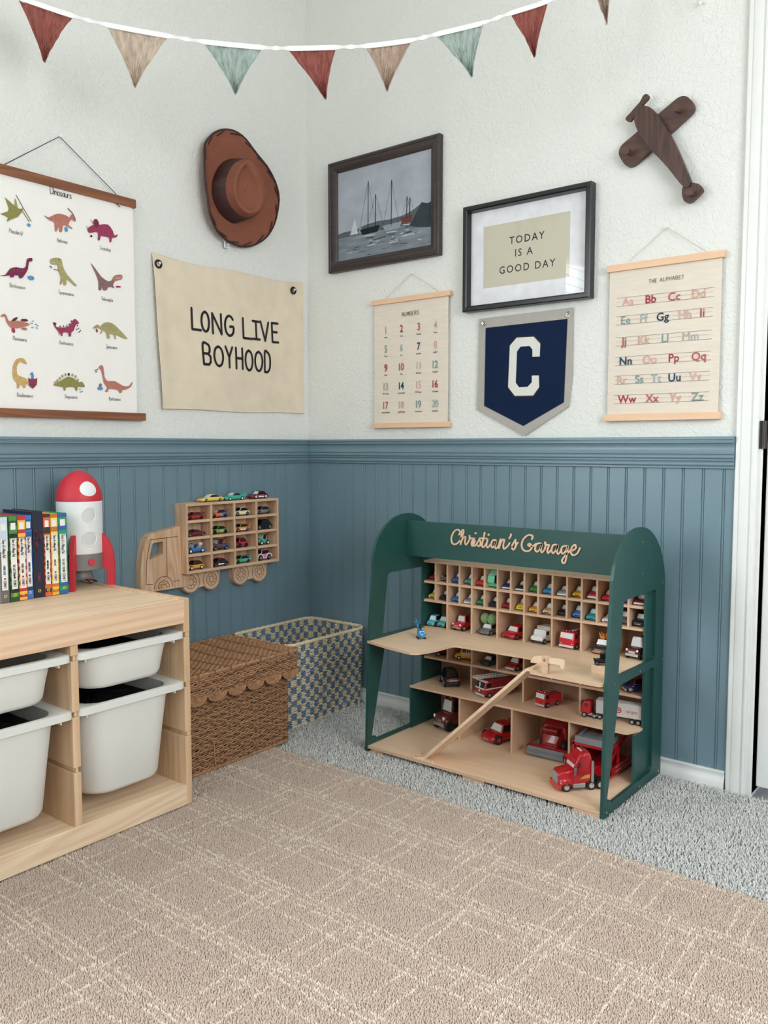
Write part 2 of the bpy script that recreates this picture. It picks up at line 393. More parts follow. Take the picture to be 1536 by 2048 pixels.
for a in ((RY, 0, 0, .9), (RY, 0, 2.1, RH), (RY, -2.2, .9, 2.1), (-.9, 0, .9, 2.1)): mb.box(RX, a[0], a[2], RX + .12, a[1], a[3])
struct(obj('wall_front', mb, M_WALL))

# windows: frame, panes and (on the left wall) white horizontal blinds
def window(n, A, B, z0, z1, blinds):
    """A, B: opening corners on the wall's outer face; the wall is 12 cm thick"""
    A = Vector((A[0], A[1], 0)); B = Vector((B[0], B[1], 0)); u = (B - A).normalized(); w = (B - A).length
    nrm = Vector((-u.y, u.x, 0))
    M = Matrix(((u.x, nrm.x, 0, A.x), (u.y, nrm.y, 0, A.y), (0, 0, 1, 0), (0, 0, 0, 1)))
    f = MB(); t = .045
    f.box(0, -.02, z0, t, .02, z1, M=M); f.box(w - t, -.02, z0, w, .02, z1, M=M); f.box(t, -.02, z0, w - t, .02, z0 + t, M=M); f.box(t, -.02, z1 - t, w - t, .02, z1, M=M)
    f.box(w / 2 - .018, -.018, z0 + t, w / 2 + .018, .018, z1 - t, M=M)
    o = struct(obj('window_%d' % n, f, M_TRIM))
    p = MB(); p.box(t, -.003, z0 + t, w - t, .003, z1 - t, M=M); obj('pane', p, M_GLASS, o)
    if blinds:
        b = MB(); k = int((z1 - z0 - .06) / .048)
        for i in range(k):
            z = z0 + .03 + i * .048
            vs = [(.01, .035, z + .012), (w - .01, .035, z + .012), (w - .01, .082, z - .012), (.01, .082, z - .012)]
            vs += [(a[0], a[1], a[2] + .002) for a in vs]
            b.add(vs, [(0, 3, 2, 1), (4, 5, 6, 7), (0, 1, 5, 4), (1, 2, 6, 5), (2, 3, 7, 6), (3, 0, 4, 7)], 0, M)
        b.box(.005, .03, z1 - .05, w - .005, .09, z1 - .002, M=M)
        obj('blind', b, M_TRIM, o)
    return o
window(1, (-.085, WY1), (-.085, WY0), WZ0, WZ1, True)
window(2, (RX + .085, -2.2), (RX + .085, -.9), .9, 2.1, False)  # opening added out of view for the left wall fill light
window(3, (.5, RY - .085), (2.1, RY - .085), .95, 2.1, False)  # opening added out of view for the rear fill light

# beadboard wainscot: a moulded sheet with paired grooves every 5.27 cm
def bead_profile(x0, x1, first, pitch=.0527):
    pts = [(x0, .0)]; x = first
    while x < x0: x += pitch
    while x < x1 - .012:
        pts += [(x - .0042, 0), (x - .0030, -.0024), (x - .0018, -.0002), (x, .0004), (x + .0018, -.0002), (x + .0030, -.0024), (x + .0042, 0)]
        x += pitch
    pts.append((x1, 0)); return pts
BZ0, BZ1, BT = .0, .850, .006
mb = MB(); pr = bead_profile(.006, XD + .004, 1.4334 - 27 * .0527)
mb.grid([[(x, -BT - d, z) for x, d in pr] for z in (BZ1, BZ0)], 0, smooth=False); mb.box(.006, -.003, 0, XD + .004, 0, BZ1)
struct(obj('trim_1', mb, M_BLUE), 'blue grey beadboard wainscot on the right wall')
mb = MB(); pr = bead_profile(.004, 2.00, 1.1265 - 21 * .0527)
mb.grid([[(BT + d, -x, z) for x, d in pr] for z in (BZ0, BZ1)], 0, smooth=False); mb.box(0, -2.0, 0, .003, -.004, BZ1)
struct(obj('trim_2', mb, M_BLUE), 'blue grey beadboard wainscot on the left wall')
mb = MB(); mb.box(RX - .006, RY, 0, RX, 0, BZ1); struct(obj('trim_7', mb, M_BLUE), 'blue grey wainscot on the far side wall')
mb = MB(); mb.box(0, RY, 0, RX, RY + .006, BZ1); struct(obj('trim_8', mb, M_BLUE), 'blue grey wainscot behind the camera')
mb = MB(); mb.box(0, RY, 0, .006, -2.0, WZ0 - .02); struct(obj('trim_9', mb, M_BLUE), 'blue grey wainscot below the side window')
# chair rail moulding
RAIL = [(0, .9265), (.026, .9265), (.027, .9255), (.027, .9196), (.022, .9188), (.022, .9150), (.025, .9140), (.025, .9105), (.019, .9095), (.0165, .9050), (.0155, .898), (.0165, .891), (.019, .8850),
        (.0205, .8838), (.0205, .8818), (.0175, .8805), (.0195, .8790), (.0215, .876), (.0215, .8725), (.0195, .8695), (.0165, .8680), (.0165, .8640), (.0125, .8625), (.0125, .8615), (.0160, .860), (.0178, .857), (.0178, .8535), (.0160, .8505), (.0125, .8490), (.0125, .8440), (.0085, .8425), (0, .8425)]
mb = MB(); mb.grid([[(x, -d, z) for d, z in RAIL] for x in (0, XD - .001)], 0, smooth=True)
mb.add([(XD - .001, -d, z) for d, z in RAIL], [tuple(range(len(RAIL)))])
struct(obj('trim_3', mb, M_BLUE, sharp=25), 'blue grey chair rail along the right wall')
mb = MB(); mb.grid([[(d, -y, z) for d, z in RAIL] for y in (2.0, 0)], 0, smooth=True)
struct(obj('trim_4', mb, M_BLUE, sharp=25), 'blue grey chair rail along the left wall')
# baseboards
BASE = [(0, .046), (.0075, .046), (.0085, .0445), (.0085, .0405), (.0078, .039), (.0068, .034), (.0072, .028), (.0105, .021), (.0125, .013), (.0125, -.008), (0, -.008)]
mb = MB(); mb.grid([[(x, -BT - d, z) for d, z in BASE] for x in (0, XD - .001)], 0, smooth=True); struct(obj('baseboard_right', mb, M_TRIM, sharp=30))
mb = MB(); mb.grid([[(BT + d, -y, z) for d, z in BASE] for y in (2.0, 0)], 0, smooth=True); struct(obj('baseboard_left', mb, M_TRIM, sharp=30))
# door casing, jamb and the white door
CAS = [(XD, 0), (XD, -.011), (XD + .002, -.013), (XD + .010, -.014), (XD + .0125, -.0135), (XD + .014, -.0155), (XD + .018, -.0165), (XD + .030, -.0165), (XD + .0365, -.0155), (XD + .039, -.0165), (XD + .042, -.0185), (XD + .046, -.0185), (XD + .0475, -.0165), (XD + .054, -.0165), (XD + .055, -.015), (XD + .055, 0)]
mb = MB(); mb.grid([[(x, y, z) for x, y in CAS] for z in (DZ + .06, -.008)], 0, smooth=True)
mb.box(XD + .055, -.004, -.008, DX0, .10, DZ)
struct(obj('trim_5', mb, M_TRIM, sharp=30), 'white door casing with beaded edges')
mb = MB(); mb.box(XD + .055, -.016, DZ, DX1 + .055, 0, DZ + .055); mb.box(DX1, -.016, -.008, DX1 + .055, 0, DZ)
struct(obj('trim_6', mb, M_TRIM), 'white casing over and beyond the door')
mb = MB(); mb.box(DX0 + .006, .012, .018, DX1 - .003, .047, DZ - .004)
d = struct(obj('door_1', mb, M_TRIM, bevel=.002), 'white door at the right edge')
mb = MB()
mb.cyl((DX0 + .0015, -.004, .895), (DX0 + .0015, -.004, .965), .0065, 12)
mb.box(DX0 - .013, -.0055, .895, DX0 + .001, -.0035, .965)
obj('hinge', mb, mat('dark_bronze', (70, 66, 62), rough=.35, metal=.9), d, label='dark bronze door hinge')

# shaggy carpet pile: bent yarn tufts (not where the big plaid rug lies)
def tufts(name, pts, h, w, lean, mats, midx, parent=None, sides=3, seg=2, seed=1):
    rng = np.random.default_rng(seed); n = len(pts)
    ang = rng.uniform(0, 2 * np.pi, n); ln = rng.uniform(.3, 1.0, n) * lean; hh = h * rng.uniform(.7, 1.2, n); ww = w * rng.uniform(.75, 1.25, n); ph = rng.uniform(0, 6.28, n)
    V = np.zeros((n, sides * seg + 1, 3))
    for s in range(seg):
        t = s / seg
        c = pts + np.stack([np.cos(ang) * ln * t ** 1.6, np.sin(ang) * ln * t ** 1.6, hh * t], 1)
        r = ww * (1 - .25 * t)
        for k in range(sides):
            a = ph + 2 * np.pi * k / sides
            V[:, s * sides + k] = c + np.stack([np.cos(a) * r, np.sin(a) * r, np.zeros(n)], 1)
    V[:, -1] = pts + np.stack([np.cos(ang) * ln, np.sin(ang) * ln, hh], 1)
    fs = []
    for s in range(seg - 1):
        for k in range(sides):
            q = (k + 1) % sides
            fs += [(s * sides + k, s * sides + q, (s + 1) * sides + q), (s * sides + k, (s + 1) * sides + q, (s + 1) * sides + k)]
    for k in range(sides): fs.append(((seg - 1) * sides + k, (seg - 1) * sides + (k + 1) % sides, sides * seg))
    fs = np.array(fs); nv = sides * seg + 1
    Fc = (np.arange(n)[:, None, None] * nv + fs[None]).reshape(-1)
    o0 = np.array(ORG.get(parent.name, (0, 0, 0))) if parent is not None else np.zeros(3)
    me = bpy.data.meshes.new(name); nt = n * len(fs)
    me.vertices.add(n * nv); me.vertices.foreach_set('co', (V - o0).reshape(-1))
    me.loops.add(nt * 3); me.loops.foreach_set('vertex_index', Fc.astype(np.int32))
    me.polygons.add(nt); me.polygons.foreach_set('loop_start', np.arange(nt, dtype=np.int32) * 3)
    me.polygons.foreach_set('use_smooth', np.ones(nt, dtype=bool))
    for m in mats: me.materials.append(m)
    me.polygons.foreach_set('material_index', np.repeat(np.asarray(midx, dtype=np.int32), len(fs)))
    me.update(); me.validate()
    o = bpy.data.objects.new(name, me); COL.objects.link(o)
    if parent is not None: o.parent = parent; ORG[o.name] = ORG[parent.name]
    o['kind'] = 'stuff'
    return o
def scatter(x0, x1, y0, y1, step, seed):
    rng = np.random.default_rng(seed)
    gx, gy = np.meshgrid(np.arange(x0, x1, step), np.arange(y0, y1, step)); p = np.stack([gx.ravel(), gy.ravel()], 1)
    return p + rng.uniform(-step * .6, step * .6, p.shape)
RUGY, RUGX0, RUGX1, RUGY1 = -.548, .06, 2.9, -3.1
p = scatter(.0, 2.25, RUGY + .016, -.022, .0046, 3)
keep = ~((p[:, 0] > .64) & (p[:, 0] < 1.30) & (p[:, 1] > -.37)) & ~((p[:, 0] < .27) & (p[:, 1] < -.03)) & ~((p[:, 0] < .36) & (p[:, 1] < -.49))
keep &= ~((p[:, 0] > DX0 + .1) & (p[:, 1] > .0))
p = p[keep]; p3 = np.concatenate([p, np.full((len(p), 1), -.008)], 1)
o = tufts('carpet_pile', p3, .0145, .0019, .0090, [M_CARPET], np.zeros(len(p)), seed=5, seg=3)
tag(o, 'shaggy grey carpet pile around the toy garage', 'carpet')

# plaid rug: base sheet, cut pile in taupe with ivory lines
rug = thing('rug', 'large low pile taupe rug with ivory plaid lines', 'rug', ((RUGX0 + RUGX1) / 2, (RUGY + RUGY1) / 2, 0))
M_RUG = mat('taupe_rug_yarn', (206, 188, 174), rough=.95, var=.20, scale=300, spec=.1)
M_IVORY = mat('ivory_rug_yarn', (234, 221, 203), rough=.95, var=.10, scale=300, spec=.1)
mb = MB(); mb.prism(rrect(RUGX0, RUGY1, RUGX1, RUGY, .01), -.006, .0065, 'z'); obj('rug_base', mb, mat('rug_base', (172, 156, 143), rough=.95, var=.2, scale=200), rug)
rr = np.random.default_rng(11); PER = .1885; T0 = -.735
dash = []
for k in range(-1, 7):
    for (a, b) in ((T0 - k * PER - .057, T0 - k * PER + .02), (T0 - k * PER + PER - .025, T0 - k * PER + .0)):
        x = .1 + rr.uniform(0, .15)
        while x < 2.4:
            for j in range(rr.integers(2, 4)):
                lo, hi = min(a, b), max(a, b); ext = rr.uniform(-.02, .02, 2)
                dash.append((x, lo - ext[0], hi + ext[1], rr.uniform(-.05, .05))); x += rr.uniform(.024, .048)
            x += rr.uniform(.08, .15)
p = scatter(.30, 2.30, -2.0, RUGY - .001, .0030, 9)
d = np.stack([p[:, 0] - CAM.x, p[:, 1] - CAM.y], 1); vx = d @ np.array(RT[:2]); vy = d @ np.array(FW[:2])
keep = (vy > .52) & (np.abs(vx) < vy * .5 + .12) & ~((p[:, 0] < .49) & (p[:, 1] < -.97)) & ~((p[:, 0] < .36) & (p[:, 1] > -.97))
p = p[keep]
def wob(t, s): return .0016 * np.sin(t * 37 + s) + .0011 * np.sin(t * 91 + 2 * s) + .0009 * np.sin(t * 211 + 3 * s)
line = np.zeros(len(p), dtype=bool)
for k in range(-1, 7):
    for j, off in enumerate((.017, .001, -.0145, -.057)):
        line |= np.abs(p[:, 1] - (T0 - k * PER + off) - wob(p[:, 0], k * 4 + j)) < .0018
for i, (x, a, b, sl) in enumerate(dash):
    line |= (np.abs(p[:, 0] - x - sl * (p[:, 1] - a) - wob(p[:, 1], i)) < .0017) & (p[:, 1] > a) & (p[:, 1] < b)
line &= rr.uniform(0, 1, len(p)) < .96
p3 = np.concatenate([p, np.full((len(p), 1), .0055)], 1)
tufts('rug_pile', p3, .0062, .0019, .0022, [M_RUG, M_IVORY], line.astype(int), rug, seed=6, seg=2)
# ================================================================ wall decor, left wall
def WL(off):                                   # drawing plane on the left wall: (u = along the wall to the right, v = up)
    return lambda u, v: (off, u, v)
def WR(off):                                   # drawing plane on the right wall
    return lambda u, v: (u, -off, v)

# --- dinosaur chart
DT = thing('dinosaur_poster', 'white dinosaur chart with dark wooden hanger rails on the left wall', 'poster', (.0, -.97, .99))
M_WALN = wood('oiled_oak', (150, 92, 58), (98, 58, 36), 'y', 1.3, .5, 8, .9)
def rail(z0, z1, y0, y1, name='hanger_rail'):
    b = MB(); b.box(.006, y0, z0, .0135, y1, z1); b.box(.0150, y0, z0, .0225, y1, z1); return obj(name, b, M_WALN, DT, bevel=.001)
rail(1.594, 1.618, -1.205, -.741); rail(.978, 1.000, -1.20, -.7225)
pm = ['f4f1ec', '8f8a52', '5a3a34', 'b9796a', '9c3f5e', '7a3050', '5b93c4', 'a9a070', '2a2422', 'c8a86a', '8a6a68']
mats = [mat('poster_paper', pm[0], rough=.8, var=.01)] + [ink(h) for h in pm[1:]]
b = MB()
# the sheet hangs with a slight waviness
rows = []
for i in range(13):
    z = 1.60 - i * (1.60 - .985) / 12
    rows.append([(.0143 + .0010 * math.sin(i * .9) * math.sin(j * .7), -1.196 + j * (1.196 - .748) / 10, z) for j in range(11)])
b.grid(rows, 0); b.grid([[(x - .0005, y, z) for x, y, z in r][::-1] for r in rows], 0)
ZP = .0168
def dz(q): return at(q[0] / 3.6571, 300 + q[1] / 3.6571, x=ZP)      # crop pixel -> point of the sheet
_LAY = [0]
def poly(pts, m, sm=3, off=0.0):
    _LAY[0] += 1; off += _LAY[0] * 6e-6
    P = [dz(p) for p in pts]; P = [(p.y, p.z) for p in P]
    if sm: P = [tuple(q) for q in smooth2(P, sm)]
    flat(b, P, WL(ZP + off), m)
def ell(x, y, rx, ry, m, a=0, off=.0002):
    c = dz((x, y)); k = 1 / 3.6571 / 790; disc2(b, c.y, c.z, rx * k * 1.25, WL(ZP + off + .0003), m, ry * k * 1.05, 12, -rad(a))
def lin(pts, w, m, off=.0003):
    P = [dz(p) for p in pts]; ribbon(b, [(p.y, p.z) for p in P], w, WL(ZP + off + .0003), m)
poly([(0,467),(55,450),(65,425),(35,345),(110,410),(145,432),(170,425),(160,455),(130,490),(90,505),(48,525),(60,495),(30,478)], 1, 0); poly([(105,360),(115,355),(135,430),(108,405)], 7, 0)
lin([(118,330),(172,428),(228,522)], .0016, 2); lin([(160,440),(212,522)], .0022, 1); ell(211, 549, 12, 12, 6)
poly([(318,475),(355,492),(400,472),(440,466),(485,480),(508,495),(515,478),(535,472),(555,515),(545,522),(525,508),(500,545),(530,570),(522,576),(480,550),(460,555),(455,595),(435,598),(430,552),(418,590),(402,592),(398,530),(360,512)], 3, 2); lin([(497,427),(530,462),(550,505)], .0022, 2); ell(485, 580, 11, 20, 6)
for x in (400, 420, 440, 460, 480): lin([(x, 476), (x + 5, 500)], .0007, 10)
poly([(640,578),(665,555),(690,548),(735,545),(790,545),(825,590),(838,625),(862,615),(850,640),(820,642),(815,672),(802,672),(798,640),(760,632),(738,628),(730,660),(716,655),(718,605),(690,600),(655,607)], 4, 2); ell(703, 535, 20, 32, 5); lin([(634, 558), (645, 585)], .0016, 10); lin([(664, 512), (692, 552)], .0016, 10); ell(668, 630, 8, 8, 8)
poly([(0,915),(40,912),(75,868),(120,857),(165,865),(190,850),(198,797),(235,790),(235,815),(212,818),(205,870),(180,915),(160,937),(140,935),(138,918),(106,916),(100,930),(76,930),(72,916),(30,922)], 5, 2); ell(227, 935, 21, 16, 6)
for x in (85, 105, 125, 145, 165): lin([(x, 872), (x + 3, 895)], .0007, 3)
poly([(368,800),(410,787),(450,800),(460,850),(490,910),(562,990),(540,990),(490,945),(485,985),(465,987),(460,950),(452,980),(437,980),(445,930),(425,880),(420,840),(375,835)], 7, 2); lin([(395, 872), (425, 880)], .0016, 8); ell(372, 855, 10, 6, 6, 40); lin([(375, 826), (400, 824)], .001, 0); ell(432, 803, 4, 4, 8)
poly([(662,825),(700,870),(740,925),(790,960),(820,950),(835,920),(890,912),(892,945),(840,960),(828,990),(838,1012),(815,1002),(790,1006),(780,1025),(755,1025),(745,1000),(740,1025),(720,1020),(720,960),(692,885)], 10, 2); poly([(826,950),(838,918),(888,913),(890,942),(845,958)], 3, 2); ell(865, 1000, 22, 7, 4, -5); lin([(850, 940), (888, 934)], .001, 0)
for q in ((690, 880), (705, 905), (722, 930), (745, 950), (770, 968)): lin([(q[0] - 6, q[1] + 12), (q[0] + 8, q[1] - 4)], .0007, 3)
poly([(5,1212),(30,1197),(50,1215),(65,1250),(110,1246),(170,1258),(222,1275),(170,1295),(110,1305),(75,1295),(45,1252),(35,1218),(10,1222)], 3, 2); ell(108, 1238, 22, 9, 2, -35); ell(178, 1245, 24, 10, 2, -5); ell(98, 1320, 11, 18, 4, -20); ell(177, 1308, 20, 9, 3)
for q in ((240,1252,-30),(232,1268,0),(262,1274,0),(275,1285,20),(270,1302,40),(236,1298,-10)): ell(q[0], q[1], 9, 3, 6, q[2])
poly([(388,1260),(412,1266),(408,1290),(440,1298),(500,1292),(530,1250),(552,1235),(580,1268),(555,1278),(540,1320),(522,1336),(520,1362),(502,1362),(500,1336),(460,1336),(458,1358),(445,1358),(440,1336),(430,1356),(430,1330),(408,1305),(397,1287)], 4, 2); poly([(388,1258),(414,1268),(402,1290)], 2, 0)
for q in ((440,1288),(465,1286),(490,1284),(508,1272),(522,1250)): poly([(q[0]-6,q[1]+8),(q[0],q[1]-8),(q[0]+7,q[1]+8)], 5, 0)
for q in ((565,1285),(575,1305),(562,1312),(588,1322),(578,1332)): ell(q[0], q[1], 3, 7, 8, 30)
poly([(680,1300),(712,1275),(732,1290),(760,1265),(800,1260),(850,1290),(935,1382),(880,1366),(845,1350),(850,1382),(840,1382),(830,1350),(800,1346),(805,1376),(785,1376),(775,1332),(755,1320),(740,1345),(733,1337),(743,1315),(710,1300),(685,1307)], 7, 2); ell(708, 1321, 7, 15, 4, -20)
for k in range(6): lin([(760 + k * 17, 1268 + abs(k - 2) * 4), (770 + k * 17, 1296 + k * 4)], .0008, 1)
poly([(198,1566),(185,1540),(165,1522),(120,1530),(93,1590),(98,1670),(124,1702),(124,1740),(140,1740),(145,1720),(165,1720),(170,1738),(188,1738),(190,1712),(215,1712),(195,1675),(150,1655),(126,1638),(124,1580),(150,1550),(172,1560)], 9, 2); poly([(207,1665),(222,1675),(238,1665),(255,1676),(272,1666),(270,1715),(240,1746),(212,1722)], 4, 0)
for k in range(4): lin([(210 + k * 3, 1684 + k * 15), (270 - k * 4, 1684 + k * 15)], .0014, 5, .0004)
poly([(217,1642),(235,1622),(246,1640),(248,1668),(230,1668),(230,1645)], 6, 2)
poly([(390,1715),(440,1690),(490,1660),(530,1665),(580,1700),(598,1693),(622,1728),(600,1735),(570,1730),(565,1760),(552,1758),(545,1735),(485,1735),(480,1757),(466,1757),(462,1735),(412,1725)], 1, 2)
for q in ((405,1703,0),(420,1688,0),(438,1671,0),(457,1654,0),(479,1643,0),(503,1641,1),(530,1645,0),(553,1657,0),(569,1682,0)): ell(q[0], q[1], 7, 12, 8 if q[2] else 7)
for q in ((585,1750),(600,1766),(588,1770)): ell(q[0], q[1], 5, 5, 6)
poly([(720,1592),(740,1573),(757,1590),(765,1660),(790,1690),(840,1690),(900,1725),(945,1725),(968,1692),(960,1730),(920,1752),(895,1756),(890,1775),(872,1775),(865,1756),(800,1746),(790,1768),(768,1765),(785,1737),(760,1700),(742,1612)], 3, 2); ell(733, 1743, 21, 14, 6); ell(735, 1720, 10, 14, 10)
for q in ((700,1612),(712,1605),(705,1622)): ell(q[0], q[1], 9, 3, 8, -40)
for nm, x, y in (('Pterodactyl',118,614),('Hadrosaur',458,678),('Triceratops',772,735),('Brontosaurus',130,1010),('Tyrannosaurus',485,1060),('Velociraptor',787,1105),('Plesiosaurus',147,1395),('Kentrosaurus',488,1425),('Spinosaurus',818,1452),('Brachiosaurus',185,1807),('Stegosaurus',520,1817),('Apatosaurus',840,1832)):
    c = dz((x, y)); strokes(b, nm, c.y, c.z, .0105, .0007, WL(ZP), 8, .18, .60, True)
c = dz((447, 338)); strokes(b, 'Dinosaurs', c.y, c.z, .0195, .0014, WL(ZP), 2, .14, .72, True)
obj('printed_sheet', b, mats, DT, label='white paper sheet with twelve named dinosaurs')
b = MB(); pk = at(119, 273, x=.006); ends = (at(5, 331, x=.016), at(232, 388, x=.016))
b.tube([ends[0] + Vector((0, 0, -.004)), ends[0], (.006, pk.y, pk.z), ends[1], ends[1] + Vector((0, 0, -.004))], .0011, 6)
b.tube([ends[1] + Vector((.004, -.002, -.028)), ends[1] + Vector((.006, .001, -.031)), ends[1] + Vector((.007, .008, -.036))], .0013, 6)
obj('cord', b, mat('dark_cord', (58, 56, 56), rough=.8), DT, label='thin dark hanging cord')
b = MB(); b.cyl((.0, pk.y, pk.z), (.012, pk.y, pk.z - .001), .0016, 8); b.ball((.0135, pk.y, pk.z - .001), .0035, m=0); obj('push_pin', b, M_WHITEP, DT)

# --- cloth banner
BN = thing('cloth_banner', 'natural canvas banner lettered LONG LIVE BOYHOOD on the left wall', 'banner', (0, -.355, 1.02))
M_CANV = mat('natural_canvas', (228, 213, 190), rough=.9, var=.05, scale=16, bump=.0009, bscale=26)
outline = [at(*p, x=.009) for p in ((305, 505), (606, 565), (609, 827), (324, 817))]
tl, tr, br, bl = [(p.y, p.z) for p in outline]
def bnpt(u, v):                                  # u to the right, v downwards; gathered a little between the eyelets
    top = Vector(tl).lerp(Vector(tr), u) + Vector((0, -.012 * math.sin(math.pi * u) - .004 * math.sin(3 * math.pi * u)))
    bot = Vector(bl).lerp(Vector(br), u) + Vector((0, .002 * math.sin(9 * u)))
    p = top.lerp(bot, v); p.x += .008 * (1 - u) ** 2 * math.sin(math.pi * v) * -.6
    return p
def bnx(u, v):
    w = .0085 + .0035 * math.sin(3.1 * u + 2.2 * v) * v + .0025 * math.sin(14 * u + 5 * v) * (1 - v) * .6 + .0016 * math.sin(9 * v + 4 * u)
    w += .012 * math.exp(-(u / .05) ** 2) * math.sin(math.pi * min(1, v * .9)) + .004 * math.exp(-((u - .95) / .05) ** 2) * v
    return max(.0022, w)
b = MB(); n = 44
rows = [[(bnx(i / n, j / n), *bnpt(i / n, j / n)) for i in range(n + 1)] for j in range(n + 1)]
b.grid(rows, 0); b.grid([[(x - .0009, y, z) for x, y, z in r][::-1] for r in rows], 0)
edge = [rows[0][i] for i in range(n + 1)] + [rows[j][n] for j in range(n + 1)] + [rows[n][i] for i in range(n, -1, -1)] + [rows[j][0] for j in range(n, -1, -1)]
b.tube([(x - .0003, y, z) for x, y, z in edge], .0012, 5, closed=True)
def bnP(u, v): q = bnpt(u, v); return (bnx(u, v) + .0009, q.x, q.y)
# letters laid out on the cloth (u, v measured from the photo through the cloth's own corners)
A3 = np.array([[tl[0], tl[1], 1, 0, 0, 0]])
def inv(px, py):
    p = at(px, py, x=.009); u = (p.y - tl[0]) / (tr[0] - tl[0])
    for _ in range(6):
        q0 = bnpt(u, 0); q1 = bnpt(u, 1); v = (p.z - q0.y) / (q1.y - q0.y); q = bnpt(u, v); u += (p.y - q.x) / (tr[0] - tl[0])
    return u, v
def bl2(text, pxs, ys):
    for c, (x0, x1), (yt0, yb0) in zip(text, pxs, ys):
        w, st = GL[c]
        a = inv(280 + x0 / 4.267, 480 + yt0 / 4.267); e = inv(280 + x1 / 4.267, 480 + yb0 / 4.267)
        for s_ in st.split('|'):
            pts = [tuple(map(float, q.split(','))) for q in s_.split()]
            if len(pts) > 5: pts = [tuple(q) for q in smooth2(pts, 4, False)]
            pts = [(a[0] + (e[0] - a[0]) * x / w, e[1] + (a[1] - e[1]) * y) for x, y in pts]
            dense = []
            for p0, p1 in zip(pts, pts[1:]):
                for k in range(4): dense.append((p0[0] + (p1[0] - p0[0]) * k / 4, p0[1] + (p1[1] - p0[1]) * k / 4))
            dense.append(pts[-1])
            ribbon(b, [(q[0], q[1] * .72) for q in dense], .0132, lambda u, v: bnP(u, v / .72), 1)
bl2('LONGLIVE', [(440,520),(522,592),(615,695),(722,800),(878,955),(962,1022),(1030,1100),(1125,1178)], [(580,770),(607,785),(625,805),(645,820),(668,845),(690,850),(695,865),(708,875)])
bl2('BOYHOOD', [(532,600),(625,708),(725,790),(815,875),(895,962),(978,1045),(1062,1112)], [(885,1065),(905,1080),(910,1090),(920,1100),(940,1115),(950,1120),(958,1128)])
obj('cloth', b, [M_CANV, mat('black_print', (34, 33, 34), rough=.8)], BN, label='cream canvas with black hand lettering')
for px, py in ((317, 528), (587, 581)):
    q = at(px, py, x=.014); g = MB(); g.tube([(q.x, q.y + .0105 * math.cos(t * math.pi / 12), q.z + .0105 * math.sin(t * math.pi / 12)) for t in range(24)], .0032, 8, closed=True)
    g.cyl((.001, q.y + .002, q.z + .003), (.017, q.y + .002, q.z + .003), .0022, 8); g.ball((.018, q.y + .002, q.z + .003), .0042, m=1)
    obj('eyelet', g, [mat('blackened_metal', (44, 44, 46), rough=.3, metal=.8), M_WHITEP], BN, label='black metal eyelet on a small wall hook')

# --- hat hung on the left wall (brim against the wall, crown towards the room)
HT = thing('cowboy_hat', 'brown felt cowboy hat with laced brim hung on the left wall', 'hat', (0, -.37, 1.74))
M_FELT = mat('brown_felt', (138, 86, 68), rough=.85, var=.06, scale=40, bump=.0002, bscale=500, spec=.2)
M_BAND = mat('dark_brown_leather', (60, 34, 32), rough=.6, var=.08)
hz = lambda x, y, d: at(380 + x / 7.315, 230 + y / 7.315, x=d)
brim = [(560,195),(440,225),(330,300),(220,430),(195,600),(172,800),(176,1050),(210,1270),(260,1480),(380,1690),(520,1810),(690,1885),(850,1915),(1000,1880),(1130,1780),(1215,1600),(1250,1330),(1240,1150),(1180,960),(1090,770),(960,570),(830,350),(700,230)]
cb = [(640,640),(520,690),(430,800),(372,960),(365,1130),(400,1270),(480,1420),(590,1520),(690,1565),(830,1500),(960,1380),(1050,1200),(1040,1000),(960,820),(880,720),(760,650)]
def ring(pts, d, n=72, ctr=None):
    P = [hz(x, y, d) for x, y in pts]; P = smooth2([(p.y, p.z) for p in P], 8)
    c = ctr or (sum(p.x for p in P) / len(P), sum(p.y for p in P) / len(P))
    A = sorted(((math.atan2(p.y - c[1], p.x - c[0]), math.hypot(p.x - c[0], p.y - c[1])) for p in P))
    aa = [a for a, r in A]; rr_ = [r for a, r in A]
    out = []
    for k in range(n):
        t = -math.pi + 2 * math.pi * k / n
        r = np.interp(t, aa, rr_, period=2 * math.pi); out.append((c[0] + r * math.cos(t), c[1] + r * math.sin(t)))
    return out
base = ring(cb, .040); cc = (sum(p[0] for p in base) / 72, sum(p[1] for p in base) / 72)
bo = ring(brim, .035, ctr=cc)
def curl(k):                                    # the two long sides of the brim roll up
    t = -math.pi + 2 * math.pi * k / 72; ax = rad(105)
    return .020 + .034 * abs(math.sin(t - ax)) ** 1.5
rows = []
for i in range(9):
    s_ = i / 8
    rows.append([(.026 + (curl(k) - .026) * s_ ** 2.2, base[k][0] + (bo[k][0] - base[k][0]) * s_, base[k][1] + (bo[k][1] - base[k][1]) * s_) for k in range(72)])
b = MB(); b.grid(rows, 0, True); b.grid([[(x - .0035, y, z) for x, y, z in r] for r in rows[::-1]], 0, True)
top = [(760,650),(640,720),(560,850),(525,1000),(530,1150),(580,1300),(680,1430),(800,1495),(930,1480),(1040,1380),(1095,1230),(1095,1090),(1060,950),(980,790),(900,690),(830,650)]
inn = [(830,740),(780,790),(735,890),(708,1000),(706,1120),(740,1240),(800,1320),(870,1365),(940,1365),(1000,1300),(1018,1190),(1005,1060),(960,930),(900,815)]
tp = ring(top, .074); cr = (sum(p[0] for p in tp) / 72, sum(p[1] for p in tp) / 72)
rim = [(850,690),(760,720),(690,820),(650,960),(645,1110),(680,1260),(770,1390),(880,1440),(990,1410),(1065,1310),(1085,1180),(1070,1050),(1020,920),(950,790)]
inn = [(830,740),(780,790),(735,890),(708,1000),(706,1120),(740,1240),(800,1320),(870,1365),(940,1365),(1000,1300),(1018,1190),(1005,1060),(960,930),(900,815)]
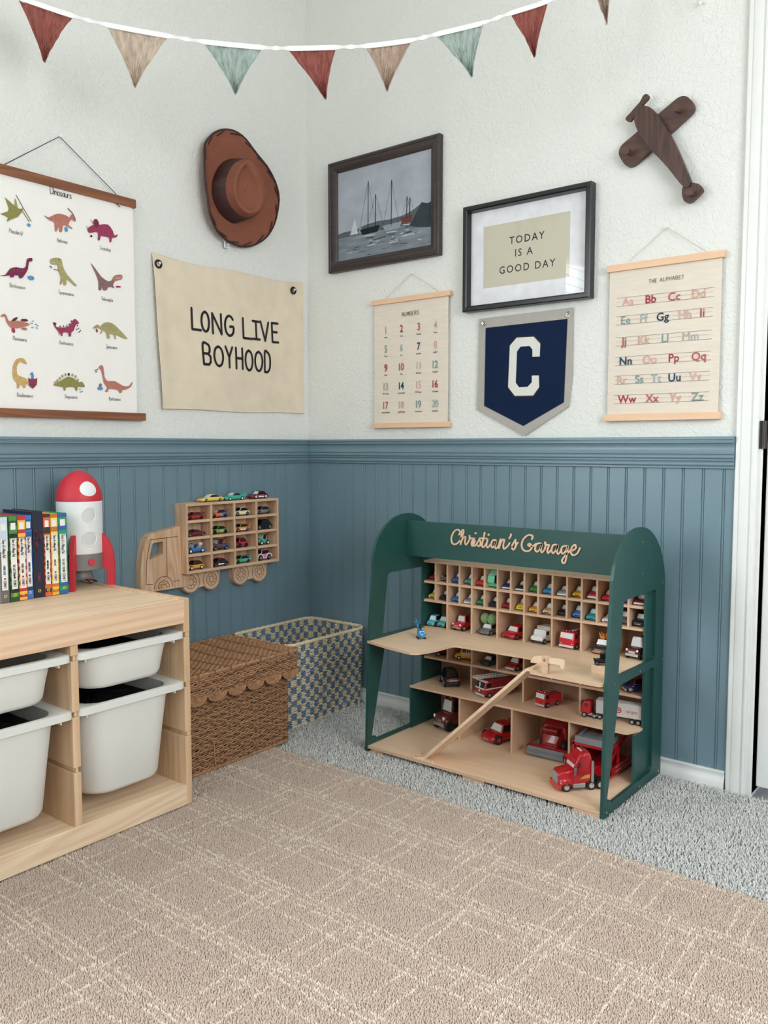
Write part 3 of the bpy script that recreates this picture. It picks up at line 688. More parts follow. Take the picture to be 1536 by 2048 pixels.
rp_ = ring(rim, .112); ip = ring(inn, .116)
mx = lambda A, B, t: [(A[k][0] + (B[k][0] - A[k][0]) * t, A[k][1] + (B[k][1] - A[k][1]) * t) for k in range(72)]
ic = (sum(p[0] for p in ip) / 72, sum(p[1] for p in ip) / 72)
L_ = lambda A, x: [(x, p[0], p[1]) for p in A]
sh = lambda A, f, c: [(c[0] + (p[0] - c[0]) * f, c[1] + (p[1] - c[1]) * f) for p in A]
bandtop = tp
b.grid([L_(base, .024), L_(mx(base, tp, .5), .048), L_(tp, .074), L_(mx(tp, rp_, .35), .094), L_(mx(tp, rp_, .75), .107), L_(rp_, .113), L_(mx(rp_, ip, .45), .1150), L_(mx(rp_, ip, .8), .1130), L_(ip, .107), L_(sh(ip, .90, ic), .1005), L_(sh(ip, .5, ic), .0985), L_(sh(ip, .02, ic), .098)], 0, True)
obj('felt_body', b, M_FELT, HT, sharp=60)
b = MB(); cm = (cc[0], cc[1]); b.grid([L_(sh(base, 1.01, cm), .027), L_(sh(mx(base, tp, .04), 1.03, cm), .029), L_(sh(bandtop, 1.022, cr), .0735), L_(sh(bandtop, .99, cr), .0745)], 0, True); obj('hat_band', b, M_BAND, HT, sharp=50)
b = MB(); e = rows[-1]
b.tube([(x - .0015, y, z) for x, y, z in e], .0036, 6, closed=True)
for k in range(0, 72, 4):
    p0 = rows[-1][k]; p1 = rows[-2][(k + 3) % 72]
    b.tube([(p0[0] + .002, p0[1], p0[2]), ((p0[0] + p1[0]) / 2 + .003, (p0[1] + p1[1]) / 2, (p0[2] + p1[2]) / 2), (p1[0] + .0015, p1[1], p1[2])], .0022, 5)
obj('brim_lacing', b, M_BAND, HT, label='dark lacing around the brim')
q = hz(545, 1860, .02); b = MB(); b.box(.018, q.y - .012, q.z - .018, .0186, q.y + .010, q.z + .022)
for k in range(5): b.box(.0187, q.y - .007, q.z - .002 - k * .0032, .0189, q.y + .006 - (k % 3) * .003, q.z - .0006 - k * .0032, 1)
obj('care_tag', b, [M_WHITEP, M_BLACK], HT, label='small white care tag below the brim')

# ================================================================ wall decor, right wall
def frame_mesh(x0, x1, z0, z1, prof):
    """mitred moulding: prof = [(inset, distance from wall)]"""
    b = MB(); rows = []
    for i, d in prof:
        rows.append([(x0 + i, -d, z0 + i), (x1 - i, -d, z0 + i), (x1 - i, -d, z1 - i), (x0 + i, -d, z1 - i)])
    rr_ = list(map(list, zip(*rows))); rr_.append(rr_[0])
    b.grid(rr_, 0, smooth=False); return b
# --- framed seascape (a generic harbour view)
PT = thing('framed_seascape', 'dark wooden frame with a grey seascape of moored boats', 'framed painting', (.358, 0, 1.509))
x0, x1, z0, z1 = .1227, .5947, 1.5085, 1.8825
obj('frame', frame_mesh(x0, x1, z0, z1, [(0, .001), (0, .020), (.004, .0235), (.010, .0235), (.012, .021), (.020, .022), (.026, .0205), (.034, .016), (.037, .0125), (.037, .004)]), wood('dark_stained_wood', (62, 50, 48), (36, 29, 29), 'x', 1.2, .4, 7, .8), PT, bevel=0)
pm = ['aab1ba', '7d858c', '5a6468', '384044', '23272a', 'c6cacb', '6e4038', '8f9aa4']
x0 += .036; x1 -= .036; z0 += .036; z1 -= .036; b = MB(); PP = WR(.0095); W_, H_ = x1 - x0, z1 - z0
sky = mat('painted_sky', (164, 170, 180), rough=.6, var=.14, scale=9, stretch=(1, 1, 1.8)); sea = mat('painted_sea', (118, 128, 136), rough=.5, var=.32, scale=22, stretch=(.5, 1, 3.2), bump=.0003, bscale=80)
b.box(x0, -.0095, z0 + .27 * H_, x1, -.006, z1, 0); b.box(x0, -.0095, z0, x1, -.006, z0 + .27 * H_, 1)
q = lambda u, v: (x0 + u * W_, z0 + v * H_)
PQ = lambda o: WR(.0096 + o)
flat(b, [q(*p) for p in ((0, .262), (0, .31), (.08, .325), (.2, .32), (.3, .355), (.45, .37), (.56, .36), (.7, .37), (.8, .40), (.9, .46), (1, .44), (1, .20), (.86, .215), (.7, .262))], PQ(.0001), 2)
flat(b, [q(*p) for p in ((.78, .25), (.84, .36), (.9, .47), (.96, .44), (1, .46), (1, .19), (.86, .215))], PQ(.0002), 3)
def boat(u, v, w, masts, hull):
    flat(b, [q(u - w / 2, v + .05), q(u + w / 2, v + .06), q(u + w * .38, v - .01), q(u - w * .36, v - .015)], PQ(.0003), hull)
    for du, hh in masts:
        ribbon(b, [q(u + du, v + .04), q(u + du + .004, v + hh)], .0028, PQ(.0004), 4)
        ribbon(b, [q(u + du + .004, v + hh), q(u + du - w * .42, v + .05)], .0008, PQ(.0004), 4); ribbon(b, [q(u + du + .004, v + hh), q(u + du + w * .40, v + .05)], .0008, PQ(.0004), 4)
    for k in range(5): ribbon(b, [q(u - w * .3 + k * .03, v - .03 - .028 * k), q(u + w * .25 - k * .02, v - .035 - .028 * k)], .003, PQ(.0003), 3 if k % 2 else 5)
boat(.36, .265, .22, ((-.02, .56), (.06, .40)), 4); boat(.60, .255, .20, ((-.01, .52),), 7); boat(.75, .30, .13, ((0, .26), (.03, .24)), 6)
flat(b, [q(.14, .275), q(.23, .275), q(.195, .45)], PQ(.0003), 5); flat(b, [q(.235, .275), q(.29, .275), q(.25, .37)], PQ(.0002), 7)
for k in range(26): u, v = R.uniform(.02, .9), R.uniform(.02, .2); ribbon(b, [q(u, v), q(u + R.uniform(.03, .09), v + R.uniform(-.004, .004))], .0022, PQ(.0002), R.choice((2, 5, 3, 7)))
obj('canvas', b, [sky, sea] + [ink(h) for h in pm[2:]], PT, label='grey harbour scene with generic sailing boats')

# --- framed print
QF = thing('framed_print', 'black frame with a beige print reading TODAY IS A GOOD DAY', 'framed print', (.903, 0, 1.317))
x0, x1, z0, z1 = .6905, 1.1140, 1.3170, 1.6350
obj('frame', frame_mesh(x0, x1, z0, z1, [(0, .001), (0, .029), (.0025, .0315), (.0125, .0315), (.015, .029), (.0165, .029), (.018, .010), (.018, .002)]), mat('black_lacquer', (18, 19, 22), rough=.3), QF)
b = MB(); b.box(x0 + .017, -.0085, z0 + .017, x1 - .017, -.004, z1 - .017); obj('mat_board', b, mat('white_mat_board', (236, 236, 240), rough=.8), QF)
cs = [at(640 + p[0] / 2.648, 260 + p[1] / 2.648, y=-.009) for p in ((867, 515), (1326, 428), (1320, 780), (865, 838))]
px0, px1, pz0, pz1 = (cs[0].x + cs[3].x) / 2, (cs[1].x + cs[2].x) / 2, (cs[2].z + cs[3].z) / 2, (cs[0].z + cs[1].z) / 2
b = MB(); b.box(px0, -.0092, pz0, px1, -.0084, pz1)
for t, xx, y in (('TODAY', 1095, 600), ('IS A', 1080, 672), ('GOOD DAY', 1095, 757)):
    # baselines read off the photo at the middle of every line
    c = at(640 + xx / 2.648, 260 + {600: 590, 672: 663, 757: 742}[y] / 2.648, y=-.009); fonttext(b, t, c.x, c.z, .0215, WR(.0095), 1, .95, True, 1.28, .008)
obj('print', b, [mat('beige_print_paper', (205, 199, 178), rough=.8, var=.01), ink('2c2c30')], QF, label='beige print with dark capital letters')
b = MB(); b.box(x0 + .0165, -.0125, z0 + .0165, x1 - .0165, -.0110, z1 - .0165); obj('glass', b, M_GLASS, QF)

# --- number and alphabet charts
M_ASH = wood('pale_ash', (236, 198, 164), (222, 178, 140), 'x', 1.2, .5, 6, .6)
M_LINEN = mat('linen_canvas', (226, 215, 200), rough=.9, var=.035, scale=150, stretch=(.12, 1, 1), bump=.0002, bscale=500)
def hanging_chart(name, label, x0, x1, z0, z1, rh, sheet, cord_px, draw, mats_):
    T = thing(name, label, 'wall chart', ((x0 + x1) / 2, 0, z0))
    for a, c in ((z1 - rh, z1), (z0, z0 + rh)):
        b = MB(); b.box(x0, -.0100, a, x1, -.0030, c); b.box(x0, -.0190, a, x1, -.0122, c); obj('hanger_rail', b, M_ASH, T, bevel=.0008)
    b = MB(); s0, s1 = sheet
    rows = [[(s0 + (s1 - s0) * j / 8, -.0110 - .0008 * math.sin(i * .8) * math.sin(j * .9 + .4), z1 - rh / 2 - (z1 - z0 - rh) * i / 10) for j in range(9)] for i in range(11)]
    b.grid(rows, 0); b.grid([[(x, y + .0007, z) for x, y, z in r][::-1] for r in rows], 0)
    draw(b); obj('canvas_sheet', b, [M_LINEN] + mats_, T)
    l, m, r = cord_px; b = MB(); l = at(*l, y=-.011); r = at(*r, y=-.011); m = at(*m, y=-.006)
    b.tube([l, m, r], .0009, 6); obj('cord', b, mat('pale_cord', (196, 192, 184), rough=.8), T)
    b = MB(); b.cyl((m.x, 0, m.z), (m.x, -.011, m.z), .0014, 8); b.ball((m.x, -.012, m.z), .003); obj('push_pin', b, M_WHITEP, T)
hexes = ['33302f', 'c98f84', 'a83a42', 'b8605c', 'd0ac98', '869c9a', 'a4b0ae', '27445c', 'd4aaa6', '9a5656', '8a3030', 'b5505a']
NI = [ink(h) for h in hexes]
def draw_numbers(b):
    P = WR(.0125)
    c = at(720 + 335 / 3.339, 540 + 303 / 3.339, y=-.0125); strokes(b, 'NUMBERS', c.x, c.z, .0125, .0012, P, 1, .40, .85, True, .05)
    words = 'one two three four five six seven eight nine ten eleven twelve thirteen fourteen fifteen sixteen seventeen eighteen nineteen twenty'.split()
    cols = [2, 3, 4, 5, 6, 7, 8, 9, 3, 4, 5, 6, 7, 8, 9, 3, 4, 5, 6, 7]
    gx = [at(720 + x / 3.339, 540 + 640 / 3.339, y=-.0125).x for x in (172, 276, 391, 502)]
    c0 = at(720 + 335 / 3.339, 540 + 408 / 3.339, y=-.0125).z; c4 = at(720 + 335 / 3.339, 540 + 921 / 3.339, y=-.0125).z
    for i in range(20):
        r, k = divmod(i, 4); zb = c0 + (c4 - c0) * r / 4
        fonttext(b, str(i + 1), gx[k], zb, .0235, P, cols[i], .80, True, .92, .018); strokes(b, words[i], gx[k], zb - .0145, .0062, .0008, P, 1, .26, 1.0, True)
hanging_chart('number_chart', 'small linen number chart one to twenty on pale wooden rails', .3160, .6355, .9640, 1.3935, .0165, (.3235, .6265), ((772, 597), (823, 547), (876, 583)), draw_numbers, NI)
def draw_alphabet(b):
    P = WR(.0125); f = lambda x, y: at(1160 + x / 4.085, 420 + y / 4.085, y=-.0125)
    c = f(703, 578); strokes(b, 'THE ALPHABET', c.x, c.z, .0095, .0010, P, 1, .40, .92, True, .05)
    rowsA = [('Aa Bb Cc Dd', (395, 582, 773, 972), (9, 3, 4, 5), 745), ('Ee Ff Gg Hh Ii', (378, 527, 680, 860, 1002), (6, 7, 8, 9, 12), 900), ('Jj Kk Ll Mm', (360, 527, 698, 905), (4, 5, 6, 7), 1078),
             ('Nn Oo Pp Qq', (377, 573, 770, 972), (8, 9, 3, 4), 1243), ('Rr Ss Tt Uu Vv', (347, 488, 625, 775, 945), (5, 6, 7, 8, 9), 1402), ('Ww Xx Yy Zz', (387, 592, 780, 962), (3, 4, 5, 6), 1565)]
    for ri, (t, xs, cols, yb) in enumerate(rowsA):
        zb = f(690, yb).z; xl = f(300 - ri * 5, yb).x; xr = f(1092 - ri * 8, yb).x
        for dz_, w_ in ((-.0012, .0006), (.0215, .0006)): ribbon(b, [(xl, zb + dz_), (xr, zb + dz_)], w_, WR(.0123), 1, False)
        k = 0; xx = xl
        while xx < xr: ribbon(b, [(xx, zb + .0105), (min(xx + .004, xr), zb + .0105)], .0006, WR(.0123), 4, False); xx += .0062
        for s_, x_, cl in zip(t.split(), xs, cols): fonttext(b, s_, f(x_ - 4, yb).x, zb, .0208, P, cl, .98, True, 1.02, .0 if 'M' in s_ else .014)
hanging_chart('alphabet_chart', 'larger linen alphabet chart on pale wooden rails beside the door', 1.1590, 1.4740, .9715, 1.3990, .0185, (1.1655, 1.4675), ((1258, 523), (1334, 455), (1414, 504)), draw_alphabet, NI)

# --- felt pennant with a block letter
PN = thing('felt_pennant', 'navy felt pennant with a white letter C and grey border', 'pennant', (.93, 0, .94))
f = lambda x, y, d: at(720 + x / 3.339, 540 + y / 3.339, y=-d)
def fp(pts, d): return [(p.x, p.z) for p in (f(x, y, d) for x, y in pts)]
out = fp([(797, 327), (1423, 250), (1416, 690), (1395, 910), (1100, 1107), (782, 930), (788, 700)], .006)
b = MB(); b.prism(out, -.0075, -.0045, 'y'); obj('backing', b, mat('grey_felt', (176, 172, 164), rough=.95, var=.04, scale=60, spec=.1), PN, label='grey felt backing')
navy = fp([(842, 390), (1382, 330), (1358, 882), (1090, 1038), (832, 905)], .0085)
def grow(poly_, k):
    cx = sum(p[0] for p in poly_) / len(poly_); cz = sum(p[1] for p in poly_) / len(poly_); return [(cx + (x - cx) * k, cz + (z - cz) * k) for x, z in poly_]
b = MB(); b.prism(grow(navy, 1.012), -.0085, -.0074, 'y', 1); b.prism(navy, -.0095, -.0086, 'y', 0)
obj('navy_panel', b, [mat('navy_felt', (24, 38, 66), rough=.95, var=.08, scale=60, spec=.1), M_BLACK], PN, label='navy blue felt panel with black stitched edge')
oc = [(1048,452),(1160,446),(1204,492),(1200,578),(1152,580),(1152,532),(1134,508),(1072,512),(1048,545),(1040,752),(1062,784),(1120,780),(1148,750),(1148,705),(1194,704),(1196,782),(1156,838),(1034,840),(990,782),(1002,505)]
cf = fp(oc, .0105); b = MB(); b.prism(grow(cf, 1.045), -.0100, -.0094, 'y', 1); b.prism(cf, -.0115, -.0101, 'y', 0)
obj('letter', b, [mat('white_felt', (220, 220, 212), rough=.95, var=.03, spec=.1), M_BLACK], PN, label='white block letter C')
for x, y in ((829, 358), (1392, 296)):
    q = f(x, y, .008); g = MB(); g.tube([(q.x + .006 * math.cos(t * math.pi / 10), -.0085, q.z + .006 * math.sin(t * math.pi / 10)) for t in range(20)], .0022, 8, closed=True); g.cyl((q.x, 0, q.z), (q.x, -.012, q.z), .0022, 8); g.ball((q.x, -.0125, q.z), .0034)
    obj('eyelet', g, M_CHROME, PN, label='shiny steel eyelet')

# --- wooden aeroplane peg rack
AP = thing('airplane_peg_rack', 'dark walnut airplane shaped peg rack high on the right wall', 'wall hook rack', (1.31, 0, 1.53))
f = lambda x, y, d: at(1200 + x / 6.4, 160 + y / 6.4, y=-d)
def ap(pts, d, n=4, sm=True):
    P = [(p.x, p.z) for p in (f(x, y, d) for x, y in pts)]; return [tuple(q) for q in smooth2(P, n)] if sm else P
M_WAL = wood('dark_walnut', (92, 62, 52), (48, 32, 28), 'z', 1.6, .5, 9, 1.0); M_WALX = wood('dark_walnut_wing', (98, 66, 56), (58, 40, 35), 'x', 1.6, .5, 8, .9)
w = roundpoly([(p.x, p.z) for p in (f(x, y, .014) for x, y in ((195, 950), (1060, 175), (1255, 370), (390, 1160)))], [.026, .03, .026, .03], 7)
w = roundpoly([(p.x, p.z) for p in (f(x, y, .014) for x, y in ((205, 905), (1085, 165), (1255, 360), (370, 1165)))], [.030, .030, .030, .030], 7)
b = MB(); b.prism(w, -.019, -.004, 'y'); obj('wing', b, M_WALX, AP, bevel=.0025)
b = MB(); b.prism(ap([(560,335),(490,380),(450,470),(455,560),(500,670),(570,780),(660,900),(860,1110),(1075,1370),(1165,1320),(1080,1090),(990,880),(900,700),(820,570),(740,450),(660,365)], .030), -.036, -.017, 'y'); obj('fuselage', b, M_WAL, AP, bevel=.003)
b = MB(); b.prism(ap([(1075,1370),(1062,1470),(1085,1550),(1130,1575),(1190,1555),(1290,1460),(1322,1410),(1290,1350),(1230,1328),(1165,1322)], .022), -.030, -.014, 'y'); obj('tailplane', b, M_WAL, AP, bevel=.003)
b = MB(); b.prism(ap([(600,185),(560,205),(520,280),(455,355),(395,425),(340,485),(340,520),(385,538),(425,500),(480,395),(555,320),(625,245),(632,205)], .030), -.034, -.026, 'y'); obj('propeller', b, M_WALX, AP, bevel=.002)
for x, y, xb, yb, d in ((965, 355, 1010, 385, .019), (335, 905, 375, 935, .019), (1130, 1425, 1175, 1445, .030)):
    q = f(x, y, d + .032); g = MB(); g.cyl((q.x, -d + .002, q.z), (q.x, -d - .018, q.z), .0062, 16); g.cyl((q.x, -d - .018, q.z), (q.x, -d - .022, q.z), .0062, 16, r2=.0092); g.cyl((q.x, -d - .022, q.z), (q.x, -d - .033, q.z), .0092, 18)
    obj('peg', g, M_WALX, AP, bevel=.001)

# --- string of cloth pennants across the corner
BU = thing('bunting', 'white ribbon of muslin pennants strung across the corner', 'bunting', (.75, -.68, 1.95))
A0, B0 = Vector((0, -1.35, 0)), Vector((1.5, -.01, 0)); bdir = (B0 - A0).normalized(); bn = Vector((-bdir.y, bdir.x, 0)); bn = bn if bn.y < 0 else -bn
def bat(px, py):
    d = FW + RT * ((px - 768) / F_PX) - UP * ((py - 1024) / F_PX); return CAM + d * ((A0 - CAM).dot(bn) / d.dot(bn))
rib = [bat(*p) for p in ((-260, -110), (-120, -62), (40, -4), (143, 31), (215, 50), (335, 72), (410, 84), (522, 95), (580, 97), (670, 95), (735, 92), (820, 81), (876, 68), (966, 46), (1023, 26), (1096, 2), (1190, -42), (1260, -72), (1345, -120))]
rib[0] = Vector((.004, -1.346, 2.06))
rib.append(Vector((1.462, -.006, 2.175)))
rs = smooth2(rib, 8, False); rows = []
for i, p in enumerate(rs):
    tw = 1.0 if (i // 8) % 2 == 0 else .6 + .4 * math.cos((i % 8) * 1.6)
    h = .0058 * max(.35, abs(tw)); o = .004 * (1 - abs(tw))
    rows.append([p + Vector((0, 0, h)) + bn * (.0012 + o), p + Vector((0, 0, -h)) + bn * (.0012 - o), p + Vector((0, 0, -h)) - bn * (.0012 + o), p + Vector((0, 0, h)) - bn * (.0012 - o)])
b = MB(); b.grid(rows, 0, True, cap=True); obj('ribbon', b, mat('white_ribbon', (236, 236, 234), rough=.8, var=.03, scale=200), BU)
def muslin(name, hexc): return mat(name, hexc, rough=.95, var=.22, scale=120, stretch=(1, 1, .3), bump=.0034, bscale=170, spec=.1)
FC = {'rust': ('rust red', (144, 86, 78)), 'sand': ('sand beige', (190, 172, 154)), 'sage': ('sage green', (158, 172, 164)), 'tan': ('tan brown', (172, 150, 134))}
flags = [('rust', (38, 0), (143, 33), (88, 123), .0), ('sand', (215, 53), (333, 74), (270, 175), .0), ('sage', (410, 87), (522, 97), (471, 187), 0), ('rust', (578, 100), (670, 97), (651, 196), .0),
         ('tan', (733, 95), (822, 83), (774, 182), 0), ('sage', (872, 70), (966, 49), (944, 154), 0), ('rust', (1022, 27), (1096, 3), (1070, 112), 0), ('tan', (1182, -36), (1226, -50), (1215, 46), 0)]
for i, (cn, l, r, t, _) in enumerate(flags):
    L3, R3, T3 = bat(*l), bat(*r), bat(*t); b = MB(); rows = []; n = 26
    for j in range(n + 1):
        v = j / n; k = (1 - v) ** 1.25 * .96 + .04 if j < n else .012
        mid = (L3 + R3) / 2; c = mid.lerp(T3, v); hw = (R3 - L3) / 2 * k; rw = []
        lsk = Vector((0, 0, 1)) * 0
        for q in range(49):
            u = q / 24 - 1
            w_ = .0022 * math.sin(u * 9 + i) * (1 - v) + .0014 * math.sin(u * 23 + 11 * v + i * 2) + .0008 * math.sin(31 * v + 3 * u) + .0009 * math.sin(u * 61 + 3 * math.sin(7 * v + i))
            rw.append(c + hw * u + bn * (-.0052 + w_ + .004 * v * math.sin(i * 1.7) + .003 * u * u))
        rows.append(rw)
    b.grid(rows, 0); b.grid([[p - bn * .0015 for p in r_][::-1] for r_ in rows], 0)
    ed = [rw[0] for rw in rows] + [rw[-1] for rw in rows[::-1]]; b.tube([p - bn * .0008 for p in ed], .0012, 5)
    obj('flag', b, muslin(FC[cn][0].replace(' ', '_') + '_muslin', FC[cn][1]), BU, sharp=80, label=FC[cn][0] + ' muslin flag')
b = MB(); q = at(1403, 4, y=-.006); b.box(q.x - .007, -.004, q.z - .002, q.x + .007, 0, q.z + .06)
b.tube([(q.x, -.004, q.z + .03), (q.x, -.006, q.z + .006), (q.x, -.010, q.z - .006), (q.x - .001, -.016, q.z - .008), (q.x - .002, -.020, q.z - .002)], .003, 8)
tag(obj('wall_hook', b, M_WHITEP), 'small white plastic wall hook near the top right corner', 'hook')
# ================================================================ pine storage unit with pull-out bins
UX0, UX1, UY1, UZ, UT = .055, .505, -.957, .530, .018     # back, front, right outer side, top, panel thickness
PITCH_Y = .303
UNIT = thing('storage_unit', 'low pine storage unit with runners for white pull-out bins', 'storage unit', (.28, -1.41, 0.0065))
Z0 = .0125
slots = (.4400, .3155, .1905)
def upright(yo, name, both):
    """panel with the runner grooves milled into its inner face(s)"""
    prof = [(yo - UT, Z0), (yo, Z0), (yo, UZ)]
    b = MB(); zs = [Z0] + [v for s_ in sorted(slots) for v in (s_ - .006, s_ + .006)] + [UZ]
    for i in range(len(zs) - 1):
        g = i % 2 == 1
        b.box(UX0, yo - UT + (.006 if g else 0), zs[i], UX1 - .001 * (i % 2), yo - (.006 if g and both else 0), min(zs[i + 1], UZ - .0242) if name == 'divider' else zs[i + 1])
    return obj(name, b, M_PINEZ, UNIT, bevel=.0012)
upright(UY1, 'side_panel', False)
for k in (1, 2): upright(UY1 - PITCH_Y * k, 'divider', True)
upright(UY1 - PITCH_Y * 3, 'side_panel', True)
YL = UY1 - PITCH_Y * 3 - UT
b = MB(); b.box(UX0, YL + UT, UZ - .024, UX1 - .012, UY1 - UT, UZ - .004)
obj('top_board', b, M_PINE, UNIT, bevel=.001)
b = MB(); b.box(UX1 - .0115, YL + UT, .470, UX1 + .004, UY1 - UT + .001, .5262); obj('front_rail', b, wood('pine_front', (238, 206, 174), (204, 164, 128), 'y', .8, .5, 10, .8), UNIT, bevel=.0015)
b = MB(); b.box(UX0, YL + UT, .044, UX1 - .016, UY1 - UT, .062); obj('bottom_board', b, M_PINE, UNIT, bevel=.001)
b = MB(); b.box(UX1 - .016, YL + UT, Z0, UX1 + .001, UY1 - UT + .001, .0635); obj('plinth', b, M_PINE, UNIT, bevel=.0015)
b = MB(); b.box(UX0 - .004, YL + .002, Z0 + .002, UX0, UY1 - .002, UZ - .006); obj('back_panel', b, M_PINE, UNIT)

M_BIN = mat('white_bin_plastic', (226, 226, 220), rough=.38, var=.015, scale=6, bump=.0004, bscale=7)
def bin_(label, yc, zr, h, group, front=UX1 + .004):
    T = thing('storage_bin', label, 'storage bin', (front - .20, yc, zr - h), group=group)
    L, Wd = .400, .292; x1 = front; x0 = x1 - L; xc = (x0 + x1) / 2
    def sec(dx, dw, r, z): return [(p[0], p[1], z) for p in rrect(x0 + dx, yc - Wd / 2 + dw, x1 - dx, yc + Wd / 2 - dw, r, 7)]
    k = h / .23; tap = .012 * k
    b = MB()
    out = [sec(.0, .0, .018, zr - .001), sec(.0, .0, .018, zr - .016), sec(.003, .003, .018, zr - .0165), sec(.004, .014, .035, zr - .0168),
           sec(.010, .026, .055, zr - .020), sec(.012 + tap * .5, .028 + tap * .5, .058, zr - h * .5), sec(.014 + tap, .030 + tap, .060, zr - h + .012), sec(.019 + tap, .035 + tap, .056, zr - h + .003), sec(.030 + tap, .046 + tap, .046, zr - h)]
    b.grid(out[::-1], 0, True); b.add(out[-1], [tuple(range(len(out[-1])))[::-1]])
    ins = [sec(.0, .0, .018, zr - .001), sec(.0015, .0015, .017, zr), sec(.014, .024, .052, zr), sec(.0155, .0295, .055, zr - .003), sec(.016 + tap, .033 + tap, .056, zr - h + .014), sec(.030 + tap, .048 + tap, .046, zr - h + .004)]
    b.grid(ins, 0, True); b.add(ins[-1], [tuple(range(len(ins[-1])))])
    obj('tub', b, M_BIN, T, sharp=50)
    for s_ in (-1, 1):
        r = MB(); r.box(x0 + .03, yc + s_ * (Wd / 2 - .026) - .002, zr - .026, x1 - .012, yc + s_ * (Wd / 2 - .026) + .002, zr - .0165); obj('rim_rib', r, M_BIN, T, bevel=.0008)
    return T
YA, YB = UY1 - UT / 2 - PITCH_Y / 2, UY1 - UT / 2 - PITCH_Y * 1.5
GB = 'white bins in the pine storage unit'
bin_('shallow white bin at the upper right of the pine storage unit', YA, .4495, .100, GB)
bin_('deep white bin at the lower right of the pine storage unit', YA, .3245, .225, GB)
bin_('shallow white bin at the left edge of the photo, dark toys inside', YB, .4495, .100, GB, UX1 + .003)
bin_('deep white bin at the lower left edge, below the shallow one', YB, .3245, .225, GB, UX1 + .005)
# a jumble of dark toy bits lying in the upper left bin
b = MB()
for k in range(9):
    x, y = UX1 - R.uniform(.05, .14), YB + R.uniform(-.06, .10); z = .355 + R.uniform(.02, .06)
    b.tube([(x, y, z), (x + R.uniform(-.03, .03), y + R.uniform(-.05, .05), z + R.uniform(-.01, .02)), (x + R.uniform(-.05, .03), y + R.uniform(-.06, .06), z)], R.uniform(.004, .009), 7, m=k % 2)
b.box(UX1 - .16, YB - .09, .3535, UX1 - .05, YB + .09, .374, 1)
o = obj('dark_bin_fill', b, [mat('dull_red_plastic', (86, 40, 36), rough=.5), mat('dark_brown_plastic', (52, 38, 34), rough=.5)]); o['kind'] = 'stuff'; tag(o, 'jumble of dark toy pieces inside the shallow bin at the left edge', 'toys')

def heap(label, yc, zr, front):  # added dark mound that makes the inside of a bin read near black
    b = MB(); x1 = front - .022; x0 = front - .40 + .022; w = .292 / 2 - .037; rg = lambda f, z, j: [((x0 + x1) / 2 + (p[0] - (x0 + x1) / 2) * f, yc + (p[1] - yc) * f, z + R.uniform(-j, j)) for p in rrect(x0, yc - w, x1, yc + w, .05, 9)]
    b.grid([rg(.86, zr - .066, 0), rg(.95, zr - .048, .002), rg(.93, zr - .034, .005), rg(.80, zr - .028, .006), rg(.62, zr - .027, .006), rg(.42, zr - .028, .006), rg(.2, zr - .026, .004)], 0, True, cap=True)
    o = obj('dark_bin_fill', b, mat('near_black_fill', (22, 22, 25), rough=.8, var=.4, scale=60, spec=.2)); o['kind'] = 'stuff'; return tag(o, label, 'toys')
heap('added dark fill blackening the inside of the shallow bin at the upper right', YA, .4495, UX1 + .004)
heap('added dark fill blackening the inside of the deep bin at the lower right', YA, .3245, UX1 + .004)
heap('added dark fill blackening the inside of the deep bin at the lower left edge', YB, .3245, UX1 + .005)
